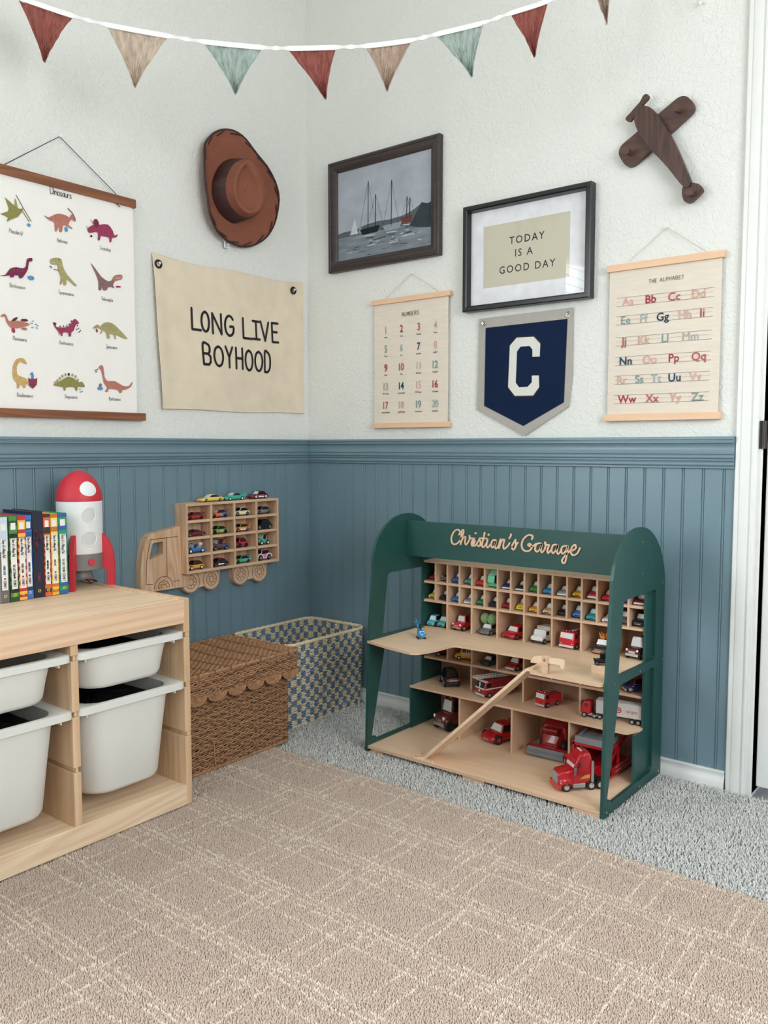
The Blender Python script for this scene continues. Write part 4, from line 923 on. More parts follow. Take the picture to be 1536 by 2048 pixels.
# ================================================================ books on the unit
BKZ = .5275
SPY = lambda px: at(px, 1190, z=.532).y
def book(x1, y0, y1, h, d, bands, titlecol, sub, subcol, label, plain=False):
    T = thing('book', label, 'book', ((x1 - d / 2), (y0 + y1) / 2, BKZ), group='books beside the rocket lamp')
    c = MB(); t = .0022
    c.box(x1 - d, y0, BKZ, x1, y0 + t, BKZ + h, 0); c.box(x1 - d, y1 - t, BKZ, x1, y1, BKZ + h, 0); c.box(x1 - t, y0 + t, BKZ, x1, y1 - t, BKZ + h, 0)
    P = lambda o: (lambda u, v: (x1 + o, u, v)); w = y1 - y0; ym = (y0 + y1) / 2
    # spine bands: list of (z0, z1, material)
    for i_, (a, e, m) in enumerate(bands): flat(c, [(y0, BKZ + a * h), (y1, BKZ + a * h), (y1, BKZ + e * h), (y0, BKZ + e * h)], P(.0003 + i_ * 1e-5), m)
    L9 = 9
    if not plain:
        pan = [(y0 + w * .14 + R.uniform(-.0006, .0006), BKZ + h * (.145 + k * .0665)) for k in range(10)] + [(y1 - w * .14 + R.uniform(-.0006, .0006), BKZ + h * (.145 + k * .0665)) for k in range(9, -1, -1)]
        flat(c, pan, P(.0008), 7); flat(c, [(y0 + w * .2, BKZ + .845 * h), (y1 - w * .2, BKZ + .845 * h), (y1 - w * .2, BKZ + .925 * h), (y0 + w * .2, BKZ + .925 * h)], P(.0008), 7)
        V = lambda o: (lambda u, v: (x1 + o, ym + v, BKZ + h * .735 - u))       # text runs downwards
        strokes(c, 'Diary of a Wimpy Kid', 0, -w * .16, w * .36, .0009, V(.0011), 8, .10, .62)
        k = h * .30
        strokes(c, sub, k, -w * .14, w * .24, .0009, V(.0011), 9, .16, .62)
        disc2(c, k + h * .155, 0, .0026, V(.0011), 9); strokes(c, 'KINNEY', k + h * .185, -w * .14, w * .30, .0008, V(.0011), 8, .16, .72)
    else:
        V = lambda o: (lambda u, v: (x1 + o, ym + v, BKZ + h * .80 - u))
        strokes(c, 'Rowley Jefferson', h * .02, w * .10, w * .19, .0007, V(.0011), 9, .12, .80); strokes(c, 'Awesome Friendly Adventure', h * .02, -w * .24, w * .22, .0007, V(.0011), 9, .12, .66); strokes(c, 'KINNEY', h * .52, -w * .12, w * .26, .0008, V(.0011), 9, .2, .8)
    cy = BKZ + h * .075
    for k in range(5): disc2(c, ym + .0030 * math.cos(k * 1.257), cy + .0030 * math.sin(k * 1.257), .0014, P(.0008), 10, n=8)
    ms = [mat('book_cloth_' + q, q, rough=.55, var=.03) for q in label_cols[label]]
    while len(ms) < 7: ms.append(ms[0])
    ms += [mat('book_label_white', 'eceae6', rough=.7), ink('26262a'), mat('book_ink_' + subcol, subcol, rough=.7), mat('book_mark_yellow', 'e8d24a', rough=.7)]
    obj('cover', c, ms, T)
    g = MB(); g.box(x1 - d + .003, y0 + t + .0003, BKZ + .003, x1 - t - .0005, y1 - t - .0003, BKZ + h - .003); obj('pages', g, mat('book_pages', 'e6dfcf', rough=.9, var=.08, scale=300, stretch=(.05, 1, .05)), T)
label_cols = {}
def stripe(h0, h1, n, a, b_): return [(h0 + (h1 - h0) * k / n, h0 + (h1 - h0) * (k + 1) / n, a if k % 2 else b_) for k in range(n)]
bk = [  # left spine edge px, right spine edge px, colours, bands, subtitle, subtitle colour, description
 (-2, 15, ('8d8a90', 'c9d6e8', '6a666a'), [(0, .16, 2), (.16, .6, 2), (.6, 1, 1)], 'CABIN FEVER', '2a78a8', 'pale blue and grey comic novel at the left end of the book row', 1.0),
 (18.5, 35, ('4c8a3e', '2d4a2a', '1d2420'), [(0, .05, 1), (.05, .1, 0), (.1, .14, 2), (.14, .85, 1), (.85, .89, 0), (.89, .95, 1), (.95, 1, 0)] + stripe(.14, .85, 14, 0, 2), 'THE LAST STRAW', '26262a', 'green and black striped book second from the left end', 1.0),
 (36.5, 52, ('c62c34', 'f0c04a', 'c62c34'), stripe(0, .14, 4, 0, 1) + stripe(.14, .84, 16, 0, 1) + [(.84, .95, 1), (.95, 1, 0)], 'DOUBLE DOWN', 'b83038', 'red and yellow striped book beside the green striped one', 1.0),
 (53, 67, ('2a5a9a', '1d3c66', '3f76b8'), [(0, .1, 2), (.1, .14, 1), (.14, .84, 0), (.84, .95, 0), (.95, 1, 2)] + stripe(.8, .86, 2, 1, 2), 'RODRICK RULES', '2a5a9a', 'plain blue book between the red striped and the navy book', 1.0),
 (68.5, 89.5, ('1a2036', '1a2036', '12172a'), [], '', 'a03a3c', 'thick navy book with dark red lettering in the middle', 1.04),
 (91, 104, ('e5642c', '30302f', '3a4658'), stripe(0, .14, 3, 1, 0) + stripe(.14, .84, 18, 0, 1) + [(.78, .84, 1), (.84, .96, 0), (.96, 1, 1)], 'WRECKING BALL', '26262a', 'orange and charcoal striped book right of the navy one', 1.0),
 (105.5, 119.5, ('f2b83a', 'c9742e', 'f6d67a'), stripe(0, .14, 4, 1, 0) + stripe(.14, .84, 14, 0, 2) + [(.78, .84, 1), (.84, .95, 2), (.95, 1, 1)], 'DOG DAYS', 'c04438', 'yellow striped book second from the right end', 1.0),
 (121, 138, ('2f9a5c', '2c62ac', '2f9a5c'), stripe(0, .14, 3, 0, 1) + stripe(.14, .84, 14, 1, 0) + [(.80, .86, 1), (.86, .95, 0), (.95, 1, 1)], 'THE UGLY TRUTH', '7a8a3a', 'blue and green striped book beside the rocket lamp', 1.0)]
for i, (pa, pb, cols, bands, sub, sc, label, f) in enumerate(bk):
    label_cols[label] = cols; ya = at(pa, 1186 + (138 - pa) * .14, z=BKZ).y; yb = at(pb, 1186 + (138 - pb) * .14, z=BKZ).y
    x1 = .197 + (.007 - .001 * i if i < 3 else 0)
    book(x1, ya, yb, .2055 * f, .142, bands, None, sub, sc, label, plain=(i == 4))

# ================================================================ rocket lamp
RX_, RY_ = .122, -1.012
RK = thing('rocket_lamp', 'white rocket lamp with red nose and fins on the pine unit', 'lamp', (RX_, RY_, BKZ))
M_RED = mat('matt_red_plastic', (204, 46, 62), rough=.5, var=.02); M_FROST = mat('frosted_white_plastic', (232, 234, 236), rough=.55, var=.015); M_GREY = mat('warm_grey_plastic', (122, 120, 116), rough=.5, var=.03)
MR = Matrix.Translation((RX_, RY_, 0)); Zb = .625; rr_ = .0585
b = MB(); b.lathe([(.02, .618), (rr_ - .001, .618), (rr_, .620), (rr_, .757), (rr_ - .001, .7575), (.02, .7575)], 48, 0, MR)
WA = rad(-7)
def onbody(z, r, push):            # round porthole wrapped on the cylinder, facing the room
    pts = []
    for k in range(28):
        a = 2 * math.pi * k / 28; th = WA + r * math.cos(a) / rr_; pts.append((RX_ + (rr_ + push) * math.cos(th), RY_ + (rr_ + push) * math.sin(th), z + r * math.sin(a)))
    return pts
obj('body', b, M_FROST, RK, sharp=40)
for z in (.722, .659):
    b = MB(); o1, o2, o3 = onbody(z, .0215, .0002), onbody(z, .0195, .0018), onbody(z, .0180, .0002)
    b.grid([o1, o2, o3], 0, True); b.grid([o3, onbody(z, .012, .0001), onbody(z, .005, .0003), onbody(z, .0002, .0005)], 1, True); obj('porthole', b, [M_FROST, mat('pale_grey_plastic', (206, 208, 206), rough=.5)], RK)
NB, NT = .757, .838
nose = [(rr_ + .0008, NB), (rr_ + .0012, NB + .003)] + [(rr_ * (1 - t ** 2.1) ** .62 + .0006, NB + .003 + (NT - NB - .003) * t) for t in (.1, .2, .3, .4, .5, .6, .7, .78, .85, .91, .96, .99)] + [(.0006, NT)]
b = MB(); b.lathe([(.03, NB)] + nose, 48, 0, MR); obj('nose_cone', b, M_RED, RK, sharp=40)
def nr(z):
    t = max(0, (z - NB - .003) / (NT - NB - .003)); return rr_ * max(0, 1 - t ** 2.1) ** .62 + .0006
b = MB(); zc = .790; rows = []
for r_, ps in ((.0210, .0002), (.0205, .0016), (.0150, .0022), (.0080, .0026), (.0004, .0028)):
    rw = []
    for k in range(28):
        a = 2 * math.pi * k / 28; z = zc + r_ * math.sin(a) * .92; q = nr(z); th = WA + .02 + r_ * math.cos(a) / .05
        rw.append((RX_ + (q + ps) * math.cos(th), RY_ + (q + ps) * math.sin(th), z))
    rows.append(rw)
b.grid(rows, 0, True); obj('nose_window', b, M_FROST, RK)
b = MB(); b.lathe([(.02, .5745), (rr_ - .002, .5745), (rr_ - .0005, .576), (rr_ + .0008, .617), (rr_ - .001, .6185), (.03, .6185)], 48, 0, MR); obj('base_collar', b, M_GREY, RK, sharp=40)
b = MB(); th = WA + .03; rc = [(RX_ + (rr_ + .0003) * math.cos(th), RY_ + (rr_ + .0003) * math.sin(th), .597), (RX_ + (rr_ + .003) * math.cos(th), RY_ + (rr_ + .003) * math.sin(th), .597)]
b.cyl(rc[0], rc[1], .0090, 24); obj('power_button', b, M_RED, RK, bevel=.0008, label='round red button')
b = MB(); b.lathe([(.020, .576), (.026, .574), (.030, .553), (.033, .551), (.033, .5495), (.01, .5495)], 32, 0, MR); obj('nozzle', b, M_GREY, RK)
for k in range(4):
    a = rad(-47 + 90 * k); Mf = Matrix.Translation((RX_, RY_, 0)) @ Matrix.Rotation(a, 4, 'Z')
    prof = [(rr_ - .002, .668), (rr_ + .003, .670), (.073, .655), (.084, .630), (.0885, .600), (.0885, BKZ), (.068, BKZ), (.068, .572), (.060, .576), (rr_ - .002, .579)]
    b = MB(); b.prism(roundpoly(prof, [.001, .003, .02, .02, .02, .001, .001, .004, .003, .001], 4), -.0055, .0055, 'y', 0, M=Mf); obj('fin', b, M_RED, RK, bevel=.0015)
b = MB(); b.tube([(RX_ + .0, RY_ + .012, .548), (RX_ - .005, RY_ + .03, .531), (RX_ - .02, RY_ + .06, .530), (RX_ - .05, RY_ + .07, .530), (.058, RY_ + .05, .530)], .0018, 6)
obj('power_cord', b, mat('dark_cable', (40, 38, 40), rough=.6), RK)

# ================================================================ truck-shaped wall shelf
TS = thing('truck_wall_shelf', 'pine wall shelf shaped like a truck holding toy cars', 'wall shelf', (0.0065, -.48, .44))
M_PX = wood('shelf_pine', (224, 190, 158), (180, 140, 106), 'z', 1.2, .5, 10, .9); M_PH = wood('shelf_pine_level', (226, 194, 162), (192, 152, 118), 'y', 1.2, .5, 8, .8)
TX0, TX1 = .0066, .0605; TY0, TY1, TZ0, TZ1 = -.6125, -.2135, .5045, .7245; t = .0085
b = MB(); b.box(TX0, TY0, TZ0, TX0 + .004, TY1, TZ1); obj('back_panel', b, M_PX, TS)
for y in (TY0, TY1 - t):
    b = MB(); b.box(TX0 + .004, y, TZ0, TX1, y + t, TZ1); obj('box_side', b, M_PX, TS, bevel=.0006)
CW = (TY1 - TY0 - 5 * t) / 4; CH = (TZ1 - TZ0 - 5 * t) / 4
for k in (1, 2, 3):
    b = MB(); y = TY0 + k * (CW + t); b.box(TX0 + .004, y, TZ0 + t, TX1 - .001, y + t, TZ1 - t); obj('divider', b, M_PX, TS, bevel=.0005)
for k in range(5):
    z = TZ0 + k * (CH + t); b = MB()
    if k in (0, 4): b.box(TX0 + .004, TY0 + t, z, TX1, TY1 - t, z + t)
    else:
        for c in range(4): y = TY0 + t + c * (CW + t); b.box(TX0 + .004, y, z, TX1 - .0015, y + CW, z + t)
    obj('shelf_board', b, M_PH, TS, bevel=.0005)
tz = lambda x, y: at(260 + x / 4.518, 960 + y / 4.518, x=.0345)
cab = [(410, 420), (180, 490), (140, 545), (118, 640), (95, 830), (95, 960), (110, 1010), (220, 1020), (452, 985), (452, 860), (400, 860)]
cabP = [(p.y, p.z) for p in (tz(*q) for q in cab)]
cabP = [(TY0 - .0003, cabP[0][1]), (cabP[1][0], cabP[1][1]), (cabP[2][0], cabP[2][1]), (cabP[3][0], cabP[3][1]), (cabP[4][0], cabP[4][1]), (cabP[5][0], cabP[5][1]), (cabP[6][0], .462), (TY0 + .03, .462), (TY0 + .03, TZ0 - .0004), (TY0 - .0003, TZ0 - .0004)]
win = roundpoly([(p.y, p.z) for p in (tz(*q) for q in ((205, 572), (298, 555), (298, 668), (172, 725)))], .004, 3)
b = MB(); b.prism(roundpoly(cabP, [.0, .012, .014, .01, .004, .006, .004, 0, 0, 0], 4), TX0, .0345, 'x', holes=[win[::-1]])
obj('cab', b, M_PX, TS, bevel=.0008)
M_BURN = mat('burnt_groove', (92, 56, 34), rough=.9); b = MB(); PG = lambda u, v: (.0349, u, v)
def gl(pts, w=.0019): P_ = [(p.y, p.z) for p in (tz(*q) for q in pts)]; ribbon(b, P_, w, PG, 0)
gl([(428, 510), (185, 540), (165, 640), (150, 740), (145, 945), (205, 945)]); gl([(330, 525), (335, 870)]); gl([(395, 915), (445, 905)])
wc = tz(300, 990)
def wheelmarks(cy, cz, r, x, arcs=(0, 360)):
    P_ = lambda u, v: (x, u, v)
    for k in (.95, .58, .28): ribbon(b, [(cy + r * k * math.cos(rad(a)), cz + r * k * math.sin(rad(a))) for a in range(arcs[0], arcs[1] + 1, 10)], .0016, P_, 0)
    for k in range(8):
        a = k * math.pi / 4
        if arcs[0] <= math.degrees(a) <= arcs[1]: disc2(b, cy + r * .43 * math.cos(a), cz + r * .43 * math.sin(a), .0017, P_, 0)
wheelmarks(wc.y + .002, .470, .036, .0351, (0, 180))
for (c0, c1) in (((560, 960), (745, 930)), ((1010, 882), (1178, 850))):
    p0, p1 = tz(*c0), tz(*c1); r = .0355; zc = .4725; g = MB()
    y0, y1 = p0.y, p1.y
    prof = [(y0 - r * .98, TZ0 - .0004)]
    prof += [(y0 + r * math.cos(rad(a)), zc + r * math.sin(rad(a))) for a in range(172, 332, 10)]
    prof += [(y1 + r * math.cos(rad(a)), zc + r * math.sin(rad(a))) for a in range(212, 372, 10)]
    prof += [(y1 + r * .98, TZ0 - .0004)]
    g.prism(prof, TX0, .0300, 'x'); obj('wheel_block', g, M_PH, TS, bevel=.0006)
    for y in (y0, y1): wheelmarks(y, zc, r, .0304)
obj('engraved_lines', b, M_BURN, TS)

# ================================================================ baskets
def strand_rows(b, path_fn, s_len, z0, z1, n, r, wav, stake, mfun, seg=None, twist=0.0, sides=5):
    seg = seg or int(s_len / stake * 2)
    for i in range(n):
        z = z0 + (z1 - z0) * (i + .5) / n
        rows = []; js = []
        for j in range(seg):
            s_ = s_len * j / seg; (x, y), (nx, ny) = path_fn(s_, z)
            o = wav * math.cos(math.pi * (s_ / stake + i)); zz = z + twist * math.sin(2 * math.pi * s_ / .03 + i * 1.3) + R.uniform(-.0006, .0006)
            tx, ty = -ny, nx
            rows.append([(x + nx * (o + r * math.cos(a)), y + ny * (o + r * math.cos(a)), zz + r * math.sin(a)) for a in [2 * math.pi * q / sides for q in range(sides)]])
            js.append(s_)
        base_n = len(b.v); fl = [p for rw in rows for p in rw]; fs = []; ms = []
        for j in range(seg):
            k = (j + 1) % seg
            for q in range(sides):
                q2 = (q + 1) % sides; fs.append((j * sides + q, k * sides + q, k * sides + q2, j * sides + q2)); ms.append(mfun(js[j], i))
        m0 = len(b.m); b.add(fl, fs, 0, smooth=True); b.m[m0:] = ms
def rect_path(x0, y0, x1, y1, rc, taper=0, z0=0, z1=1, bulge=0):
    """closed walk round a rounded rectangle: s -> point and outward normal"""
    def fn(s_, z):
        k = taper * (1 - (z - z0) / (z1 - z0)); a0, b0, a1, b1 = x0 + k, y0 + k, x1 - k, y1 - k
        w, h = a1 - a0 - 2 * rc, b1 - b0 - 2 * rc; arc = math.pi * rc / 2; tot = 2 * (w + h) + 4 * arc; s_ = s_ / fn.len * tot % tot
        for (L, kind, cx, cy, a) in ((w, 'l', a0 + rc, b0, -90), (arc, 'c', a1 - rc, b0 + rc, -90), (h, 'l', a1, b0 + rc, 0), (arc, 'c', a1 - rc, b1 - rc, 0), (w, 'l', a1 - rc, b1, 90), (arc, 'c', a0 + rc, b1 - rc, 90), (h, 'l', a0, b1 - rc, 180), (arc, 'c', a0 + rc, b0 + rc, 180)):
            if s_ <= L or kind == 'e':
                if kind == 'l':
                    t_ = rad(a + 90); n_ = rad(a); bl = bulge * math.sin(math.pi * s_ / L)
                    return (cx + s_ * math.cos(t_) + bl * math.cos(n_), cy + s_ * math.sin(t_) + bl * math.sin(n_)), (math.cos(n_), math.sin(n_))
                q = rad(a) + s_ / rc; return (cx + rc * math.cos(q), cy + rc * math.sin(q)), (math.cos(q), math.sin(q))
            s_ -= L
        return (a0 + rc, b0), (0, -1)
    fn.len = 2 * ((x1 - x0 - 2 * rc) + (y1 - y0 - 2 * rc)) + 2 * math.pi * rc
    return fn
# blue and natural paper-rope basket
BB = thing('woven_basket', 'open blue and cream checked woven basket in the corner', 'basket', (.15, -.215, 0))
M_BROPE = mat('blue_paper_rope', (108, 132, 160), rough=.9, var=.22, scale=140, spec=.1); M_CROPE = mat('natural_paper_rope', (224, 208, 174), rough=.9, var=.16, scale=140, spec=.1)
pf = rect_path(.0215, -.405, .292, -.0215, .035, .006, 0, .272)
b = MB(); nst = 40; stake = pf.len / (2 * nst)
strand_rows(b, pf, pf.len, .002, .268, 46, .0030, .0024, stake, lambda s_, i: int((int(s_ / (stake * 1.34)) + int((i + .3) / 3.8)) % 2), seg=nst * 6)
obj('woven_wall', b, [M_BROPE, M_CROPE], BB)
b = MB()
for k in range(2 * nst):
    p = []
    for z in np.linspace(0, .268, 5): (x, y), n_ = pf(pf.len * (k + .5) / (2 * nst), z); p.append((x, y, z))
    b.tube(p, .0015, 4)
obj('stakes', b, M_CROPE, BB)
b = MB(); top = []; bot = []
for k in range(160):
    (x, y), n_ = pf(pf.len * k / 160, .272); top.append((x, y, .271 + .0008 * math.sin(k * 2.1))); (x, y), n_ = pf(pf.len * k / 160, .0); bot.append((x, y, .003))
b.tube(top, .0056, 8, closed=True)
for k in range(0, 160): x, y, z = top[k]; x2, y2, z2 = top[(k + 1) % 160]; b.tube([((x * .7 + x2 * .3), (y * .7 + y2 * .3), z + .0058), ((x + x2) / 2 + .002, (y + y2) / 2 - .002, z + .004)], .0016, 4)
obj('rim', b, M_CROPE, BB); b = MB(); b.tube(bot, .0042, 6, closed=True); obj('bottom_edge', b, M_CROPE, BB)
b = MB()
for k in range(44): y = -.395 + k * .00845; b.tube([(.028, y, .004), (.10, y, .005 + .001 * (k % 2)), (.20, y, .004), (.285, y, .005)], .0040, 5, m=k // 4 % 2)
obj('woven_floor', b, [M_BROPE, M_CROPE], BB)

# brown wicker hamper with a scalloped lid
HB = thing('wicker_hamper', 'brown woven hamper with scalloped lid between storage unit and blue basket', 'hamper', (.235, -.71, 0))
M_WICK = mat('brown_rope', (166, 127, 95), rough=.85, var=.30, scale=120, spec=.15); M_WICKD = mat('dark_brown_rope', (132, 98, 72), rough=.85, var=.25, scale=120, spec=.1)
HX0, HX1, HY0, HY1, HZ = .105, .372, -.940, -.481, .262
pf = rect_path(HX0, HY0, HX1, HY1, .016, .0, 0, .27, bulge=.003)
b = MB(); stake = .0165; nst = round(pf.len / (2 * stake)); stake = pf.len / (2 * nst)
strand_rows(b, pf, pf.len, .014, HZ, 46, .0026, .0019, stake, lambda s_, i: 1 if (i * 7 + int(s_ / .05)) % 5 == 0 else 0, seg=nst * 6, twist=.0012)
obj('body', b, [M_WICK, M_WICKD], HB)
b = MB()
for k in range(0, 2 * nst, 2):
    (x, y), n_ = pf(pf.len * k / (2 * nst), .1)
    b.tube([(x - n_[0] * .001, y - n_[1] * .001, .010), (x - n_[0] * .001, y - n_[1] * .001, HZ)], .0024, 5)
b.box(HX0 + .004, HY0 + .004, .0075, HX1 - .004, HY1 - .004, .0115)
obj('stakes', b, M_WICKD, HB)
b = MB(); bt = [(*pf(pf.len * k / 120, 0)[0], .0125) for k in range(120)]; b.tube(bt, .0048, 6, closed=True); obj('bottom_edge', b, M_WICK, HB)
LX0, LX1, LY0, LY1, LZ = .0855, .393, -.953, -.462, .288
LID = MB(); b = LID; n = 44
for i in range(n):
    y = LY0 + (LY1 - LY0) * (i + .5) / n; p = []
    for j in range(33):
        x = LX0 + (LX1 - LX0) * j / 32; u = j / 32; v = (i + .5) / n
        sag = -.010 * math.sin(math.pi * v) * math.sin(math.pi * u) + .006 * math.sin(math.pi * u) * (v - .3)
        p.append((x, y + .0012 * math.sin(x * 190 + i), LZ + sag + .0022 * math.cos(math.pi * (j + i))))
    b.tube(p, .0052, 5, m=1 if i % 6 == 2 else 0)
lf = rect_path(LX0, LY0, LX1, LY1, .014)
ed = [(*lf(lf.len * k / 140, 0)[0], LZ + .001) for k in range(140)]; b.tube(ed, .0052, 6, closed=True)
for k in range(0, 140, 5): x, y, z = ed[k]; b.tube([(x - .004, y, z + .005), (x + .003, y + .004, z + .0055), (x + .006, y + .002, z - .003)], .0026, 5, m=1)
strand_rows(b, lf, lf.len, .232, .286, 9, .0031, .0022, .0125, lambda s_, i: 1 if (i * 5 + int(s_ / .04)) % 6 == 0 else 0, seg=int(lf.len / .0125) * 3 // 2 * 2, twist=.001)
# scallops: half-round rope loops below the skirt, along the front and the right end
def scallop(cx, cy, dx, dy, w):
    for rk in (1.0, .82, .64, .46, .28, .1):
        p = [(cx + dx * w * rk * math.cos(rad(a)), cy + dy * w * rk * math.cos(rad(a)), .233 + w * .72 * rk * math.sin(rad(a))) for a in range(180, 361, 15)]
        b.tube(p, .0035, 5, m=0 if rk != .74 else 1)
ns = 7; wv = (LY1 - LY0) / ns / 2
for k in range(ns): scallop(LX1 + .001, LY1 - wv * (2 * k + 1), 0, 1, wv * .93)
ns = 4; wv = (LX1 - LX0) / ns / 2
for k in range(ns): scallop(LX0 + wv * (2 * k + 1), LY1 + .001, 1, 0, wv * .93)
obj('lid', LID, [M_WICK, M_WICKD], HB)
b = MB(); q = [at(*p, x=.379) for p in ((417, 1480), (424, 1478), (428, 1490), (429, 1510), (431, 1524), (432, 1537))]; b.tube(q, .0018, 5); obj('loose_strand', b, mat('pale_brown_rope', (190, 140, 96), rough=.9, var=.15), HB, label='loose end of rope hanging down')
# ================================================================ toy garage
GX0, GX1, GT = .598, 1.344, .009
GA = thing('toy_garage', 'large dark green and birch plywood toy garage with name on top', 'toy garage', (.971, -.20, 0.0))
IX0, IX1 = GX0 + GT, GX1 - GT
side = [(.394, .004), (.3845, .333), (.3665, .520), (.3635, .580), (.355, .606), (.3425, .6300), (.3069, .6645), (.2646, .6870), (.2154, .6965), (.169, .6942), (.1198, .6777), (.0734, .6449), (.0400, .6036), (.0215, .5545), (.0195, .500), (.0195, .004)]
side = side[:3] + [tuple(q) for q in smooth2(side[3:15], 4, False)] + side[15:]
up_w = roundpoly([(.297, .5235), (.083, .5235), (.080, .336), (.3215, .3405)], [.012, .012, .012, .006], 4)
lo_w = roundpoly([(.3085, .3150), (.085, .3150), (.085, .030), (.348, .030), (.352, .040), (.3745, .040)], [.012, .012, .020, .005, .004, .004], 4)
for x in (GX0, GX1 - GT):
    b = MB(); b.prism([(-d, z) for d, z in side], x, x + GT, 'x', holes=[[(-d, z) for d, z in up_w], [(-d, z) for d, z in lo_w]])
    obj('side_panel', b, M_GREEN, GA, bevel=.0012)
for x in (IX0, IX1 - .006):
    b = MB(); b.prism([(-.016, .021), (-.186, .021), (-.186, .152), (-.127, .152), (-.127, .552), (-.016, .552)], x, x + .006, 'x'); obj('inner_side', b, M_GREEN, GA, bevel=.0008)
b = MB(); b.box(IX0, -.020, .021, IX1, -.0165, .552); obj('back_panel', b, mat('back_plywood', (160, 124, 98), rough=.6, var=.08, scale=14, stretch=(1, 1, .2)), GA)
b = MB(); b.box(IX0, -.209, .568, IX1, -.200, .6755); obj('sign_board', b, M_GREEN, GA, bevel=.0008)
BX0, BX1 = IX0 + .006, IX1 - .006
def board(d1, zt, name='shelf_board', t=.0065, rc=.012):
    b = MB(); b.prism(roundpoly([(BX0, -.020), (BX0, -d1), (BX1, -d1), (BX1, -.020)], [0, .003, rc, 0], 4), zt - t, zt, 'z', me=1); return obj(name, b, [M_PLY, M_PLYE], GA, bevel=.0006)
board(.122, .5445, 'top_board'); board(.122, .4796); board(.122, .4207); board(.120, .2385)
b = MB(); b.prism(roundpoly([(IX0 - .001, -.186), (BX0, -.186), (BX0, -.020), (BX1, -.020), (BX1, -.128), (IX1 - .001, -.128), (IX1 - .001, -.150), (IX1 - .022, -.189), (IX0 + .006, -.189)], [.002] * 9, 2), .1505, .157, 'z', me=1); obj('shelf_board', b, [M_PLY, M_PLYE], GA, bevel=.0006)
deck = roundpoly([(IX0 + .0005, -.020), (IX0 + .0005, -.340), (GX0 + .0005, -.3855), (.690, -.409), (.800, -.425), (.820, -.360), (.829, -.270), (1.122, -.262), (1.138, -.392), (GX1 - .016, -.3935), (IX1 - .0005, -.378), (IX1 - .0005, -.020)], [0, 0, .004, .05, .03, .02, .012, .008, .004, .006, .004, 0], 5)
b = MB(); b.prism(deck, .3262, .333, 'z', me=1); obj('deck', b, [M_PLY, M_PLYE], GA, bevel=.0006, label='upper plywood parking deck')
b = MB(); b.prism([(IX0, -.020), (IX0, -.388), (GX0, -.392), (GX1, -.392), (IX1, -.388), (IX1, -.020)], .0125, .0205, 'z', me=1); obj('base_board', b, [M_PLY, M_PLYE], GA, bevel=.0006)
CP = (BX1 - BX0) / 16
def div(xc, d1, z0, z1): b = MB(); b.box(xc - .003, -d1, z0, xc + .003, -.020, z1); obj('divider', b, M_PLYZ, GA, bevel=.0005)
for k in range(1, 16):
    div(BX0 + CP * k, .1215, .4796, .5380); div(BX0 + CP * k, .1215, .4207, .4731)
for k in range(1, 8):
    div(BX0 + CP * 2 * k, .1215, .333, .4142); div(BX0 + CP * 2 * k, .119, .2385, .3262)
for k in (1, 2, 3): div(BX0 + CP * 4 * k, .121, .157, .2320); div(BX0 + CP * 4 * k, .185, .0205, .1505)
for x0, x1, d0 in ((.612, .66, .388), (.935, 1.005, .389), (1.262, GX1 - GT, .391)):
    b = MB(); b.box(x0, -d0, -.004, x1, -d0 + .03, .0045); b.box(x0 + .002, -d0 + .001, .0046, x1, -d0 + .03, .0124); obj('foot', b, M_PLYE, GA, bevel=.0006)
b = MB(); b.box(IX0 + .01, -.05, -.004, IX1 - .01, -.03, .0124); obj('foot', b, M_PLYE, GA)
# ramp: a board hinged at the deck and resting on the base
b = MB(); b.prism(roundpoly([(1.139, .3395), (1.128, .3395), (.806, .0315), (.782, .0268), (.782, .0215), (.800, .0215), (.812, .0255), (1.131, .3325), (1.139, .3325)], [.001, .006, .01, .001, .001, .006, .008, .004, .001], 4), -.391, -.312, 'y'); obj('ramp', b, [M_PLY], GA, bevel=.0006, label='plywood ramp from the deck down to the base')
b = MB(); b.prism(roundpoly([(1.098, .337), (1.108, .352), (1.135, .357), (1.148, .354), (1.150, .3335), (1.098, .3335)], [.004, .004, .004, .004, .001, .001], 3), -.3120, -.3060, 'y')
obj('ramp_bracket', b, M_PLY, GA, bevel=.0005)
b = MB(); b.prism(roundpoly([(.770, -.350), (.788, -.350), (.790, -.378), (.840, -.3835), (.840, -.3925), (.772, -.3925)], [.002, .008, .01, .004, .004, .002], 4), .0206, .0262, 'z'); obj('ramp_foot', b, M_PLY, GA, bevel=.0005)
b = MB()
for p in ((.779, -.356), (.779, -.386), (.833, -.388), (.792, -.388)): b.cyl((p[0], p[1], .0262), (p[0], p[1], .0270), .0022, 10)
obj('ramp_screws', b, M_CHROME, GA)
# barrier beside the ramp
b = MB()
for y in (-.3915, -.3800): b.box(1.172, y, .3331, 1.188, y + .005, .3775)
obj('barrier_post', b, M_PLYZ, GA, bevel=.001)
b = MB(); b.prism(roundpoly([(1.172, .3600), (1.172, .3745), (1.222, .3765), (1.232, .374), (1.230, .353), (1.222, .3535), (1.220, .3610)], [.003, .005, .002, .005, .002, .002, .002], 3), -.3862, -.3803, 'y'); obj('barrier_arm', b, M_PLY, GA, bevel=.0006)
b = MB(); b.cyl((1.180, -.3925, .368), (1.180, -.374, .368), .0034, 12); obj('barrier_bolt', b, M_CHROME, GA)
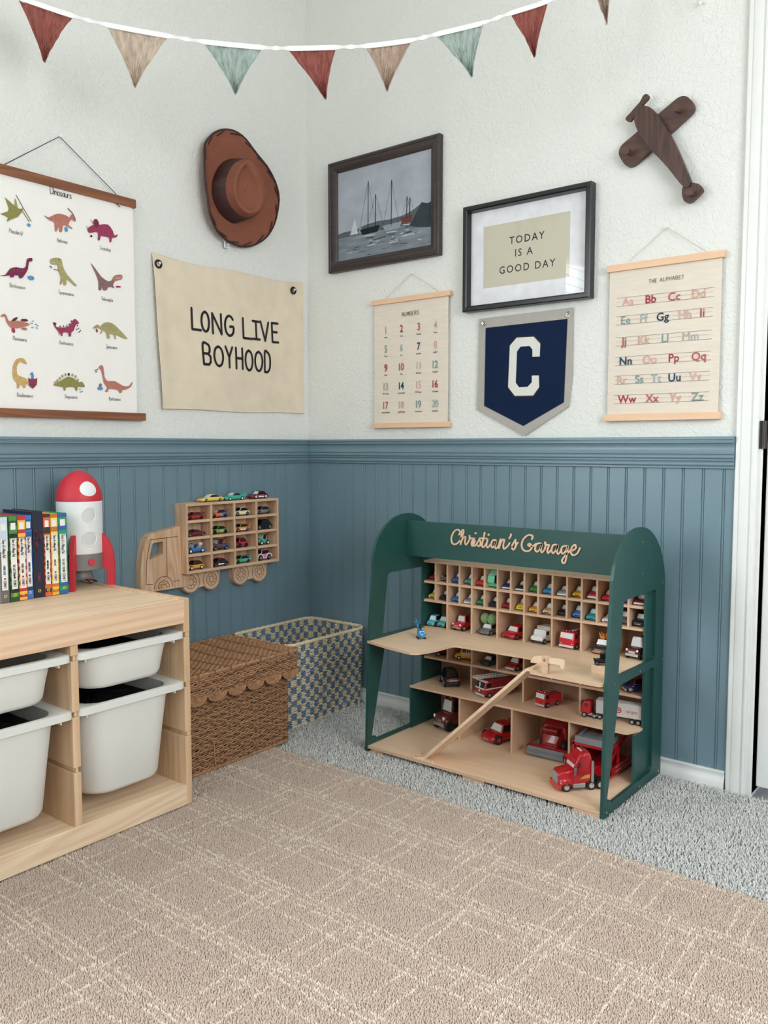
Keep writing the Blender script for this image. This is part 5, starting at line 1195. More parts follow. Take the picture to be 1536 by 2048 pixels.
# bolts
for px in ((1285.5, 1083.8), (1284.4, 1147), (1327, 1164.7), (1280, 1342), (1324.5, 1318), (1228.3, 1368.8), (1279, 1572.5), (1316, 1541.5), (1213, 1625.6)):
    q = at(*px, x=GX1 + .001); b = MB(); b.cyl((GX1 - .002, q.y, q.z), (GX1 + .0016, q.y, q.z), .0036, 14); obj('bolt', b, M_CHROME, GA, bevel=.0005)
q = at(1228.5, 1144, y=-.210); b = MB(); b.cyl((q.x, -.2115, q.z), (q.x, -.208, q.z), .0034, 12); obj('bolt', b, M_CHROME, GA)
# the name in joined-up wooden script
LT = MB(); f = lambda x, y: at(880 + x / 5.12, 1040 + y / 5.12, y=-.2105)
SCR = [[(196,150),(207,120),(180,98),(143,122),(117,185),(128,238),(162,248),(200,218),(230,165),(243,118),(236,100),(222,130),(212,250)], [(213,238),(240,182),(262,176),(256,222),(268,253),(298,212),(308,176)], [(302,160),(310,188),(338,190),(324,238),(334,265),(362,215)],
  [(352,188),(338,250),(358,264),(388,226),(410,186)], [(406,190),(416,238),(402,268),(384,258)], [(416,262),(440,215),(458,130)], [(446,180),(432,258),(450,276),(476,240)], [(424,186),(476,190)], [(490,198),(478,262),(494,280),(520,248)],
  [(572,208),(545,206),(525,245),(533,280),(556,268),(576,216),(565,272),(578,292),(602,262),(616,210)], [(622,196),(606,288)], [(610,268),(640,206),(660,206),(650,258),(660,296),(700,262),(714,236)], [(612,270),(630,220)],
  [(730,146),(724,168),(712,188)], [(740,262),(776,202)], [(772,206),(780,264),(758,302),(738,288)], [(775,268),(798,234)],
  [(944,196),(950,165),(908,154),(858,195),(838,258),(858,308),(912,316),(944,278),(922,244),(904,254),(922,268),(956,266),(986,242)],
  [(1026,236),(992,248),(976,298),(998,324),(1028,294),(1046,240),(1036,300),(1048,332),(1078,292),(1086,240)], [(1078,228),(1086,256),(1118,256),(1102,308),(1112,338),(1144,300)],
  [(1192,252),(1162,258),(1144,308),(1162,338),(1194,304),(1210,256),(1200,316),(1214,348),(1246,312)], [(1294,264),(1256,274),(1243,318),(1262,344),(1294,314),(1312,264),(1302,350),(1286,428),(1264,440),(1254,408),(1296,352),(1344,306)],
  [(1344,322),(1392,290),(1384,254),(1356,278),(1342,328),(1366,360),(1408,342),(1436,288)]]
_SL = [0]
def slab(P_, w):
    _SL[0] += 1; e_y = _SL[0] * 6e-5
    rows = []
    for i, p in enumerate(P_):
        a_ = P_[max(0, i - 1)]; e_ = P_[min(len(P_) - 1, i + 1)]; t_ = Vector((e_.x - a_.x, e_.z - a_.z)); t_ = t_.normalized() if t_.length > 0 else Vector((1, 0)); n_ = Vector((-t_.y, t_.x)) * w / 2
        rows.append([(p.x + n_.x, -.2120 - e_y, p.z + n_.y), (p.x - n_.x, -.2120 - e_y, p.z - n_.y), (p.x - n_.x, -.2092, p.z - n_.y), (p.x + n_.x, -.2092, p.z + n_.y)])
    LT.grid(rows, 0, True, smooth=False, cap=True)
    for p in (P_[0], P_[-1]): LT.cyl((p.x, -.2120 - e_y + 1.5e-5, p.z), (p.x, -.2092, p.z), w / 2, 10)
for st in SCR:
    P3 = [f(*p) for p in st]; slab(smooth2(P3, 7, False) if len(P3) > 2 else P3, .0044)
for p in ((366, 136), (500, 150)): q = f(*p); LT.cyl((q.x, -.2126, q.z), (q.x, -.2092, q.z), .0030, 12)
obj('name_lettering', LT, mat('cut_birch_letters', (226, 190, 158), rough=.6, var=.1, scale=60), GA, label='cut birch plywood script lettering')
# small wooden block on the deck
b = MB(); q = at(1183, 1345, z=.333); b.box(q.x, q.y - .003, .3331, q.x + .052, q.y + .022, .3540)
tag(obj('wooden_block', b, M_PLY, bevel=.0012), 'small birch block on the garage deck carrying a black old car', 'block')
# ================================================================ toy vehicles (front towards local -Y)
_WH = {}
def wheel_mesh(r, w, hub):
    key = (round(r, 4), round(w, 4), hub)
    if key not in _WH:
        b = MB(); M = Matrix.Rotation(math.pi / 2, 4, 'Y')
        b.lathe([(r * .55, -w / 2), (r * .9, -w / 2), (r, -w * .3), (r, w * .3), (r * .9, w / 2), (r * .55, w / 2)], 18, 0, M)
        b.lathe([(.0001, w * .42), (r * .25, w * .44), (r * .5, w * .38), (r * .58, w * .5)], 14, 1, M); b.lathe([(r * .58, -w * .5), (r * .5, -w * .38), (r * .25, -w * .44), (.0001, -w * .42)], 14, 1, M)
        _WH[key] = (b, [M_BLACK, mat('hub_' + hub, hub, rough=.3, metal=.0 if hub in ('e8e8e4', 'b02428') else .8)])
    return _WH[key]
_WO = {}
def add_wheels(T, pts, r, w, hub):
    key = (round(r, 4), round(w, 4), hub)
    for p in pts:
        if key in _WO: o = bpy.data.objects.new('wheel', _WO[key]); COL.objects.link(o); o.parent = T
        else: b, ms = wheel_mesh(r, w, hub); o = obj('wheel', b, ms, T, local=True); _WO[key] = o.data
        o.location = p
def loft(b, st, m=0, n=3, cap=True):
    """stations (y, z_bottom, z_top, half_width, corner radius)"""
    rows = [[(p[0], y, p[1]) for p in rrect(-w, zb, w, zt, min(r, w * .95, (zt - zb) * .48), n)] for y, zb, zt, w, r in st]
    b.grid(rows[::-1], m, True, cap=False)
    if cap: b.add(rows[0], [tuple(range(len(rows[0])))], m); b.add(rows[-1], [tuple(range(len(rows[0])))[::-1]], m)
def patch(name, T, quad, m, t=.0005):
    """a thin pane: quad corners plus thickness along its normal"""
    q = [Vector(p) for p in quad]; n = (q[1] - q[0]).cross(q[2] - q[0]).normalized() * t
    v = q + [p + n for p in q]; b = MB(); b.add(v, [(0, 3, 2, 1), (4, 5, 6, 7), (0, 1, 5, 4), (1, 2, 6, 5), (2, 3, 7, 6), (3, 0, 4, 7)]); return obj(name, b, m, T, local=True)
M_WSH = mat('frosted_toy_windscreen', (224, 228, 228), rough=.25, var=.02)
M_TOYCHR = mat('toy_chrome', (196, 198, 200), rough=.2, metal=.9)
def cabin(b, T, y0, y1, z0, z1, w, slope0, slope1, m, wind=M_WSH, rr=.25, tumble=.78, dark=M_DKGLASS):
    """greenhouse with a windscreen and two side windows of its own"""
    h = z1 - z0
    def rg(t, g=0): return [(p[0], p[1], z0 + h * t) for p in rrect(-(w * (1 - (1 - tumble) * t)) - g, y0 + slope0 * t - g, w * (1 - (1 - tumble) * t) + g, y1 - slope1 * t + g, w * rr, 3)]
    b.grid([rg(0), rg(.55), rg(.88)], m, True); top = [(p[0] * .86, p[1], z1) for p in rg(.88)]
    cy = (y0 + slope0 + y1 - slope1) / 2; top = [(x, cy + (y - cy) * .86, z) for x, y, z in top]
    b.grid([rg(.88), top], m, True); b.add(top, [tuple(range(len(top)))], m)
    def X(t): return w * (1 - (1 - tumble) * t)
    a, e = .10, .86; k = .84
    patch('windshield', T, [(-X(a) * k, y0 + slope0 * a - .0004, z0 + h * a), (X(a) * k, y0 + slope0 * a - .0004, z0 + h * a), (X(e) * k, y0 + slope0 * e - .0004, z0 + h * e), (-X(e) * k, y0 + slope0 * e - .0004, z0 + h * e)], wind)
    ya0, ya1, yb0, yb1 = y0 + slope0 * a + h * .12, y0 + slope0 * e + h * .10, y1 - slope1 * a - h * .12, y1 - slope1 * e - h * .10
    for s_ in (1, -1):
        q = [(s_ * (X(a) + .0003), ya0, z0 + h * a), (s_ * (X(a) + .0003), yb0, z0 + h * a), (s_ * (X(e) + .0003), yb1, z0 + h * e), (s_ * (X(e) + .0003), ya1, z0 + h * e)]
        patch('side_window', T, q if s_ > 0 else q[::-1], dark)
NVEH = [0]
def car(label, loc, col, L=.066, W=.030, H=.024, rot=0, rear=None, roof=None, lip=None, hub='b8b8b8', hood=.30, low=False, spoiler=False, fins=False, decal=None, dcol='f2f2f2', big=False, group=None, wind=M_WSH, scoop=None, open_=False, grille=True, tilt=0, wr=None, cat='toy car', name='toy_car', lean=0):
    T = thing(name, label, cat, loc, (rad(tilt), rad(lean), rad(rot)), group)
    y0 = -L / 2; b = MB(); mats = [paint(col), paint(rear or col), paint(roof or col), M_TOYCHR, paint(dcol), paint(lip or col)]
    zb = H * .12; bt = H * (.60 if not low else .66); r = W * .16; e = 1 if rear else 0
    f = [(y0, zb + H * .10, H * .34, W * .34, r), (y0 + L * .012, zb + H * .04, H * .40, W * .41, r), (y0 + L * .06, zb, H * .46, W * .46, r), (y0 + L * .17, zb, bt * .88, W * .495, r), (y0 + L * hood, zb, bt * .96, W * .5, r), (y0 + L * .52, zb, bt, W * .49, r)]
    g = [(y0 + L * .52, zb, bt, W * .49, r), (y0 + L * .76, zb, bt * 1.02, W * .5, r), (y0 + L * .92, zb, bt * .98, W * .47, r), (y0 + L * .985, zb + H * .05, bt * .86, W * .41, r), (y0 + L, zb + H * .12, bt * .72, W * .34, r)]
    loft(b, f, 0); loft(b, g, e)
    if lip: b.box(-W * .40, y0 - .0007, zb, W * .40, y0 + L * .02, zb + H * .15, 5)
    for s_ in (-1, 1): b.ball((s_ * W * .31, y0 + L * .045, H * .37), W * .072, L * .018, H * .06, 8, 4 if not big else 3)
    if not open_: cabin(b, T, y0 + L * (hood + .01), y0 + L * (.90 if not low else .82), bt * .93, H, W * .43, L * (.17 if H < L * .42 else .12), L * (.20 if H < L * .42 else .14), 2, wind, tumble=.74)
    else:
        cabin(b, T, y0 + L * (hood + .03), y0 + L * .56, bt * .93, H, W * .41, L * .12, L * .10, 2, wind)
        b.box(-W * .3, y0 + L * .58, bt * .8, W * .3, y0 + L * .80, bt * 1.06, 4)
    if spoiler:
        b.box(-W * .46, y0 + L * .93, H * .86, W * .46, y0 + L * 1.01, H * .92, e)
        for s_ in (-1, 1): b.box(s_ * W * .36 - .0006, y0 + L * .93, bt * .8, s_ * W * .36 + .0006, y0 + L * .98, H * .88, e)
    if fins:
        for s_ in (-1, 1): b.prism([(y0 + L * .62, bt * .9), (y0 + L * 1.03, H * .98), (y0 + L * 1.0, bt * .7), (y0 + L * .62, bt * .7)], s_ * W * .44 - .0008, s_ * W * .44 + .0008, 'x', e)
    if decal: fonttext(b, decal, y0 + L * .55, H * .24, H * .26, lambda u, v: (W * .5 + .0004, u, v), 4, 1.0)
    if scoop: b.prism([(y0 + L * .34, H * .22), (y0 + L * .66, H * .22), (y0 + L * .70, H * .36), (y0 + L * .34, H * .40)], W * .5, W * .5 + .0006, 'x', 4)
    obj('body', b, mats, T, local=True, sharp=40)
    if grille:
        g_ = MB(); g_.box(-W * .20, y0 - .0006, H * .22, W * .20, y0 + .001, H * .29)
        obj('grille', g_, M_TOYCHR if big else M_DKGLASS, T, local=True)
    w_ = wr or H * .245; tw = W * .17
    add_wheels(T, [(s_ * (W * .5 - tw * .38), y0 + L * q, w_) for s_ in (-1, 1) for q in (.19, .79)], w_, tw, hub)
    NVEH[0] += 1
    return T
def pickup(label, loc, col, L=.062, W=.032, H=.034, rot=0, roof=None, boom=None, bed=None, hub='b8b8b8', group=None, beacon=None, wr=None, name='toy_tow_truck', cat='toy truck'):
    T = thing(name, label, cat, loc, (0, 0, rad(rot)), group); y0 = -L / 2; b = MB(); mats = [paint(col), paint(bed or col), paint(roof or col), M_TOYCHR, M_WHITEP]
    zb = H * .16; r = W * .14
    loft(b, [(y0, zb + H * .06, H * .40, W * .34, r), (y0 + L * .02, zb, H * .46, W * .42, r), (y0 + L * .10, zb, H * .52, W * .46, r), (y0 + L * .34, zb, H * .56, W * .46, r), (y0 + L * .60, zb, H * .56, W * .46, r)], 0)
    loft(b, [(y0 + L * .60, zb + H * .04, H * .50, W * .48, r), (y0 + L, zb + H * .04, H * .50, W * .48, r)], 1)
    for s_ in (-1, 1):
        b.ball((s_ * W * .40, y0 + L * .19, H * .30), W * .13, L * .15, H * .16, 10, 0); b.ball((s_ * W * .42, y0 + L * .80, H * .30), W * .11, L * .14, H * .16, 10, 1); b.ball((s_ * W * .36, y0 + L * .02, H * .44), W * .08, L * .03, H * .07, 8, 4)
    cabin(b, T, y0 + L * .34, y0 + L * .60, H * .54, H, W * .42, L * .07, L * .03, 2)
    b.box(-W * .44, y0 - .0012, zb, W * .44, y0 + L * .02, zb + H * .12, 3)
    obj('body', b, mats, T, local=True, sharp=40)
    g_ = MB(); g_.box(-W * .22, y0 - .0009, H * .30, W * .22, y0 + .001, H * .40); obj('grille', g_, M_TOYCHR, T, local=True)
    if boom:
        g_ = MB(); m_ = paint(boom)
        for s_ in (-1, 1): g_.tube([(s_ * W * .28, y0 + L * .66, H * .48), (s_ * W * .14, y0 + L * .80, H * .88), (0, y0 + L * 1.05, H * .98)], H * .045, 6)
        g_.box(-W * .36, y0 + L * .62, H * .50, W * .36, y0 + L * .67, H * .98); g_.tube([(0, y0 + L * 1.05, H * .97), (0, y0 + L * 1.06, H * .66), (0, y0 + L * 1.02, H * .60)], H * .022, 6)
        obj('tow_boom', g_, m_, T, local=True)
    if beacon: g_ = MB(); g_.cyl((0, y0 + L * .50, H), (0, y0 + L * .50, H * 1.10), W * .09, 12); obj('beacon', g_, paint(beacon), T, local=True)
    w_ = wr or H * .21; add_wheels(T, [(s_ * (W * .44), y0 + L * q, w_) for s_ in (-1, 1) for q in (.19, .80)], w_, W * .18, hub); NVEH[0] += 1
    return T
def van(label, loc, col, L=.06, W=.036, H=.04, rot=0, trim='e8e8e6', top=None, kind='fire', group=None, hub='b8b8b8', name='toy_fire_truck', cat='toy fire truck', wind=M_WSH):
    T = thing(name, label, cat, loc, (0, 0, rad(rot)), group); y0 = -L / 2; b = MB(); mats = [paint(col), paint(trim), paint(top or col), M_TOYCHR]
    zb = H * .13; r = W * .12
    nose = .22 if kind in ('ambulance', 'bus') else .0
    if nose: loft(b, [(y0, zb, H * .40, W * .40, r), (y0 + L * .03, zb, H * .46, W * .45, r), (y0 + L * nose, zb, H * .54, W * .47, r)], 0)
    y1 = y0 + L * nose
    cabz = H * (.98 if kind != 'ambulance' else .86)
    loft(b, [(y1, zb, cabz * .58, W * .44, r), (y1 + L * .02, zb, cabz * .66, W * .48, r), (y1 + L * .07, zb, cabz * .97, W * .47, r), (y1 + L * .30, zb, cabz, W * .48, r)], 0)
    loft(b, [(y1 + L * .30, zb, H * (1.0 if kind != 'fire' else .80), W * .5, r * .6), (y0 + L, zb, H * (1.0 if kind != 'fire' else .80), W * .5, r * .6)], 2)
    b.box(-W * .46, y0 - .0014, zb - H * .02, W * .46, y0 + L * .02, zb + H * .10, 1)
    for s_ in (-1, 1): b.ball((s_ * W * .34, y0 + .0006, H * .30), W * .07, .0012, H * .045, 8, 3)
    if kind == 'bus':
        for s_ in (-1, 1):
            for z in (.34, .46): b.box(s_ * W * .5 - .0003, y0 + L * .30, H * z, s_ * W * .5 + .0003, y0 + L * .98, H * (z + .025), 3)
    if kind == 'ambulance':
        b.box(-W * .46, y1 + L * .295, H * .90, W * .46, y1 + L * .30, H * .95, 3)
    obj('body', b, mats, T, local=True, sharp=40)
    yw = y1 + L * .045; patch('windshield', T, [(-W * .40, y1 + L * .012, cabz * .62), (W * .40, y1 + L * .012, cabz * .62), (W * .39, y1 + L * .058, cabz * .92), (-W * .39, y1 + L * .058, cabz * .92)], wind, .0009)
    for s_ in (1, -1):
        q = [(s_ * W * .482, y1 + L * .09, cabz * .62), (s_ * W * .485, y1 + L * .26, cabz * .62), (s_ * W * .485, y1 + L * .26, cabz * .90), (s_ * W * .476, y1 + L * .10, cabz * .90)]
        patch('side_window', T, q if s_ > 0 else q[::-1], M_DKGLASS)
        if kind == 'bus':
            for k in range(5):
                a = y0 + L * (.50 + k * .095); q = [(s_ * W * .502, a, H * .60), (s_ * W * .502, a + L * .07, H * .60), (s_ * W * .502, a + L * .07, H * .88), (s_ * W * .502, a, H * .88)]
                patch('side_window', T, q if s_ > 0 else q[::-1], M_DKGLASS)
    g_ = MB()
    if kind == 'fire':
        for s_ in (-1, 1): g_.tube([(s_ * W * .2, y0 + L * .30, H * .93), (s_ * W * .2, y0 + L * .99, H * .95)], W * .028, 6)
        for k in range(6): y = y0 + L * (.36 + .11 * k); g_.tube([(-W * .2, y, H * .935), (W * .2, y, H * .935)], W * .022, 5)
        obj('ladder', g_, M_TOYCHR, T, local=True); g_ = MB()
        for k in range(4): g_.ball((-W * .3 + k * W * .2, y0 + L * .12, H * 1.0), W * .05, W * .05, H * .035, 8)
        obj('light_bar', g_, M_TOYCHR, T, local=True)
    w_ = H * .17; add_wheels(T, [(s_ * (W * .45), y0 + L * q, w_) for s_ in (-1, 1) for q in (.18, .78)], w_, W * .16, hub); NVEH[0] += 1
    return T

# --- cars in and on the truck-shaped shelf
def cell(c, r): return (.0345, TY0 + t + CW / 2 + c * (CW + t) - .004, TZ0 + r * (CH + t) + t + .0002)
t = .0085
GS = 'toy cars on the truck shaped wall shelf'
car('red toy race car with spoiler, top left cell of truck shelf', cell(0, 3), 'b02a34', .074, .031, .023, spoiler=True, hub='5a1a1c', group=GS, wind=M_DKGLASS)
car('orange and blue toy race car numbered 21 on truck shelf', cell(1, 3), 'ee6a32', .076, .032, .026, rear='3f78b4', decal='21', spoiler=True, hub='3a4a58', group=GS)
car('cream toy saloon car in top row of truck shelf', cell(2, 3), 'efe6bf', .072, .031, .028, hub='9a9a96', group=GS, wind=M_DKGLASS)
car('weathered grey toy car, top right cell of truck shelf', cell(3, 3), '8b8684', .072, .032, .026, rear='7c7674', hub='8a8a8a', group=GS, wind=M_DKGLASS)
car('long low maroon toy car, second row left of truck shelf', cell(0, 2), '74202c', .080, .032, .021, low=True, hub='b8b8b8', group=GS, roof='501820', wind=M_DKGLASS)
car('green toy race car with white number on truck shelf', cell(1, 2), '86b04a', .074, .032, .026, decal='62', hub='2c2c2c', wr=.0072, group=GS, wind=M_DKGLASS)
car('amber toy race car with white door panel on truck shelf', cell(2, 2), 'dc9a3c', .070, .031, .026, scoop=True, hub='a8a8a4', spoiler=True, group=GS, wind=M_DKGLASS)
car('black vintage toy saloon, right end of second shelf row', cell(3, 2), '14161c', .080, .034, .034, decal=None, scoop=None, hub='b8b8b8', group=GS, wind=M_DKGLASS)
o = car('blue toy convertible with pale spare wheel on truck shelf', cell(0, 1), '3f78bc', .078, .033, .029, open_=True, hub='e8e8e4', wr=.0075, group=GS)
b = MB(); b.ball((0, .026, .026), .008, .008, .006, 12); obj('spare_wheel', b, M_WHITEP, o, local=True)
pickup('rusty brown and slate blue toy tow truck on truck shelf', cell(1, 1), '5c4a50', .074, .034, .036, roof='7a3a34', bed='4a5478', boom='7a3430', group=GS)
car('small rounded red toy car in third row of truck shelf', cell(2, 1), 'cc2c3c', .046, .030, .032, hub='3a3a3a', group=GS, hood=.16, wind=M_DKGLASS)
pickup('teal toy pickup with white wheels and black boom on truck shelf', cell(3, 1), '4fb0a0', .048, .032, .034, boom='2a2a2c', hub='e8e8e4', wr=.0078, group=GS)
car('orange toy car with brown roof, bottom left of truck shelf', cell(0, 0), 'e8a236', .066, .031, .028, roof='5a3a2a', hub='e8e8e4', group=GS, wind=M_DKGLASS)
car('black toy patrol car with white door and red roof stripe', cell(1, 0), '17181b', .072, .032, .026, roof='9c2c30', scoop=True, hub='8a8a8a', group=GS, wind=M_DKGLASS)
car('green toy sports car with teal stripes in bottom shelf row', cell(2, 0), '4fae84', .074, .032, .025, rear='5cb4ac', spoiler=True, hub='5a5a50', group=GS, wind=M_DKGLASS)
o = car('pink rounded toy car with white fenders, bottom right of shelf', cell(3, 0), 'e08cab', .066, .033, .036, hub='b0b0b0', lip='f0f0ee', wr=.0095, group=GS, hood=.24, wind=M_DKGLASS)
b = MB()
for s_ in (-1, 1):
    for y in (-.0205, .019): b.tube([(s_ * .0155, y + .0125 * math.cos(rad(a)), .0095 + .0125 * math.sin(rad(a))) for a in range(0, 181, 15)], .0022, 6)
    b.box(s_ * .0155 - .001, -.009, .006, s_ * .0155 + .001, .0075, .009)
obj('fenders', b, M_WHITEP, o, local=True)
zt = TZ1 + .0002
car('yellow low toy car with orange flames lying atop truck shelf', (.034, -.492, zt), 'f0cf62', .094, .032, .023, low=True, roof='f2e6b0', rear='f0cf62', lip='e8863a', hub='b8b8b8', group=GS)
car('turquoise toy car with tail fins atop the truck shelf', (.034, -.396, zt), '3fb09a', .086, .032, .025, low=True, fins=True, roof='5cc4b0', hub='e8e8e4', group=GS)
car('maroon toy roadster with white side panel atop truck shelf', (.034, -.285, zt), '9c2430', .076, .032, .026, scoop=True, hub='e8e8e4', wr=.0078, group=GS, roof='4a181c')

# --- the two pigeonhole rows: sixteen cars each
ordn = 'first second third fourth fifth sixth seventh eighth ninth tenth eleventh twelfth thirteenth fourteenth fifteenth sixteenth'.split()
rows_ = [(.4797, 'upper', [('red', 'd4242e'), ('dark maroon', '5a2026'), ('blue', '3f68b8'), ('greyish teal', '6fa096'), ('red', 'd83a3c'), ('mint green', '6cd0a6'), ('navy and white', '2a2f7a'), ('black and chrome', '26282c'), ('green', '3f8c44'), ('sky blue', '2f94c8'), ('silver and black', '9ea2a8'), ('yellow', 'e2ac28'), ('red and white', 'c02a3c'), ('bright red', 'dc2430'), ('royal blue', '2a3cae'), ('maroon with chrome bumper', '7c1f2c')]),
         (.4208, 'lower', [('yellow', 'e6d23c'), ('black', '18191c'), ('blue', '2f74c0'), ('silver grey', '8f9298'), ('green', '2a9068'), ('midnight blue', '1a2236'), ('dark red', 'a01c2c'), ('yellow and grey', 'e2c24a'), ('amber', 'eaa428'), ('beige', 'cdb48e'), ('black', '1a1b1e'), ('boxy blue', '4a7cc8'), ('turquoise', '2fa0ae'), ('white and red', 'ececea'), ('dull olive brown', '6c6256'), ('black', '202226')])]
used = {}
for z, rn, lst in rows_:
    for k, (cn, hx) in enumerate(lst):
        loc = (BX0 + CP * (k + .5) + .0008, -.0745 - R.uniform(-.005, .005), z)
        lab = '%s toy car in the %s pigeonhole of the garage\'s %s small row' % (cn, ordn[k], rn)
        kw = dict(L=.068, W=.0340, H=.0275 + R.uniform(0, .003), group='toy cars in the %s pigeonhole row of the garage' % rn, hub='a8a8a8')
        if rn == 'upper' and k == 5: T = car('mint green toy car standing upright on its tail in upper pigeonhole row', (loc[0] - .005, -.086, z + .0262), hx, L=.050, W=.036, H=.030, rot=180, tilt=-82, group=kw['group'], hood=.22, dcol='e8e8e4'); continue
        if rn == 'upper' and k == 1: pickup(lab.replace('toy car', 'toy tow truck'), loc, hx, .060, .031, .036, roof='2a1c20', boom='30242a', beacon='ececec', group=kw['group']); continue
        if cn in ('navy and white', 'black and chrome', 'silver and black', 'red and white', 'maroon with chrome bumper', 'silver grey'):
            kw.update(lip='e4e4e2', big=True, H=.0265 if 'red' not in cn else .034)
        if cn == 'silver and black': kw.update(roof='1c1c20')
        if cn == 'yellow and grey': kw.update(H=.034, roof='2a2a2e', lip='e2c24a', rear='3a3a3e')
        if cn in ('boxy blue', 'dull olive brown'): kw.update(H=.034, hood=.26)
        if cn == 'white and red': kw.update(H=.020, roof='d0303a', rear='d0303a', low=True)
        if cn == 'black' and k == 15: kw.update(H=.034, dcol='c8c8c8', big=True, wr=.009)
        if rn == 'upper' and k == 15: kw.update(W=.034)
        car(lab, loc, hx, **kw)

# --- deck level cells
GD = 'larger toy vehicles on the garage decks'
zd = .3332
car('left one of two matching aqua toy cars in the deck corner', (.6335, -.088, zd), '5cb8c2', .054, .032, .034, hood=.22, group=GD, dcol='e8e8e4')
car('right one of two matching aqua toy cars in the deck corner', (.6700, -.082, zd), '5cb8c2', .054, .032, .034, hood=.22, group=GD, dcol='e8e8e4')
pickup('bright red toy tow truck in a garage cell at deck level', (.737, -.082, zd), 'cc1f2e', .066, .040, .046, rot=-8, boom='8a1c24', group=GD)
o = car('grey toy car carrying two green balls on its roof', (.832, -.085, zd), '6a6e74', .064, .042, .032, rot=-4, group=GD, big=True)
M_CACT = mat('speckled_green_ball', (126, 160, 112), rough=.8, var=.35, scale=260); b = MB()
for s_ in (-1, 1): b.ball((s_ * .0125, .000, .0465), .0155, .0165, .0175, 16)
obj('green_ball', b, M_CACT, o, local=True)
car('large red toy race car in a garage cell at deck level', (.921, -.080, zd), 'c41c26', .078, .050, .036, rot=-10, spoiler=True, hub='b02428', group=GD, dcol='f2f2f2')
van('white toy ambulance in a garage cell at deck level', (1.012, -.080, zd), 'eeeeec', .074, .043, .046, rot=-6, trim='26282c', kind='ambulance', group=GD, name='toy_ambulance', cat='toy ambulance')
van('rounded red toy fire truck at deck level beside the ambulance', (1.108, -.080, zd), 'cc1c30', .076, .050, .050, rot=-6, trim='d8d8d6', group=GD)
o = car('black and copper toy car with orange crown behind the block', (1.203, -.092, zd), '2a2422', .064, .042, .040, lip='b87844', big=True, group=GD)
b = MB()
for k in range(5): a = rad(72 * k); b.cyl((.006 * math.cos(a), .004 + .006 * math.sin(a), .040), (.013 * math.cos(a), .004 + .013 * math.sin(a), .056), .005, 8, r2=.001)
b.cyl((0, .004, .039), (0, .004, .047), .009, 14); obj('roof_crown', b, paint('d8863c'), o, local=True)
pickup('maroon toy truck with white roof at right end of deck', (1.298, -.082, zd), '5e2226', .070, .042, .056, rot=-6, roof='e8e6e2', boom='2a2020', group=GD)
# old black car on the wooden block
q = at(1183, 1345, z=.333); T = thing('toy_vintage_car', 'black old-fashioned toy car on the small birch block', 'toy car', (q.x + .022, q.y + .010, .3542), (0, 0, rad(-62)))
b = MB(); loft(b, [(-.018, .006, .0145, .0050, .002), (-.006, .006, .0165, .0062, .002), (.016, .006, .0165, .0075, .002)], 0); b.box(-.0072, -.004, .016, .0072, .015, .0285); b.box(-.0080, -.005, .0285, .0080, .016, .0298)
for s_ in (-1, 1): b.tube([(s_ * .0085, -.019, .008), (s_ * .0085, -.013, .0125), (s_ * .0085, -.006, .007), (s_ * .0085, .004, .006), (s_ * .0085, .012, .0125), (s_ * .0085, .018, .008)], .0013, 5); b.ball((s_ * .005, -.0185, .014), .0020)
obj('body', b, paint('1a1a1c'), T, local=True); patch('windshield', T, [(-.006, -.0042, .018), (.006, -.0042, .018), (.006, -.0042, .027), (-.006, -.0042, .027)], M_DKGLASS)
add_wheels(T, [(s_ * .0085, y, .0058) for s_ in (-1, 1) for y in (-.012, .012)], .0058, .003, '8a8a8a')
# small blue helicopter
q = at(845, 1277, z=.333); T = thing('toy_helicopter', 'small blue toy helicopter near the left edge of the deck', 'toy helicopter', (.704, -.262, .3332), (0, 0, rad(52)))
b = MB(); rows = []
for y, zc, rx, rz in ((-.024, .012, .001, .001), (-.022, .012, .008, .006), (-.014, .013, .0125, .0095), (-.002, .015, .0125, .011), (.010, .019, .008, .007), (.024, .027, .0045, .004), (.040, .037, .003, .003), (.043, .039, .001, .001)):
    rows.append([(rx * math.cos(2 * math.pi * k / 14), y, zc + rz * math.sin(2 * math.pi * k / 14)) for k in range(14)])
b.grid(rows, 0, True); b.prism([(.034, .034), (.050, .047), (.058, .047), (.046, .035)], -.0012, .0012, 'x'); b.box(-.010, .036, .040, .010, .042, .0412)
obj('body', b, paint('3294cc'), T, local=True)
patch('windshield', T, [(-.008, -.0195, .0165), (.008, -.0195, .0165), (.006, -.011, .0235), (-.006, -.011, .0235)], M_WSH)
b = MB(); b.cyl((0, .002, .025), (0, .002, .032), .0022, 8); b.box(-.012, .000, .032, .012, .004, .0332); b.box(-.002, -.010, .032, .002, .014, .0332); obj('rotor', b, M_BLACK, T, local=True)
b = MB()
for s_ in (-1, 1): b.tube([(s_ * .010, -.020, .0035), (s_ * .0105, -.016, .0016), (s_ * .0105, .010, .0016)], .0015, 6); b.tube([(s_ * .0105, -.008, .0016), (s_ * .007, -.008, .007)], .0012, 5); b.tube([(s_ * .0105, .006, .0016), (s_ * .007, .004, .010)], .0012, 5)
obj('skids', b, M_BLACK, T, local=True)

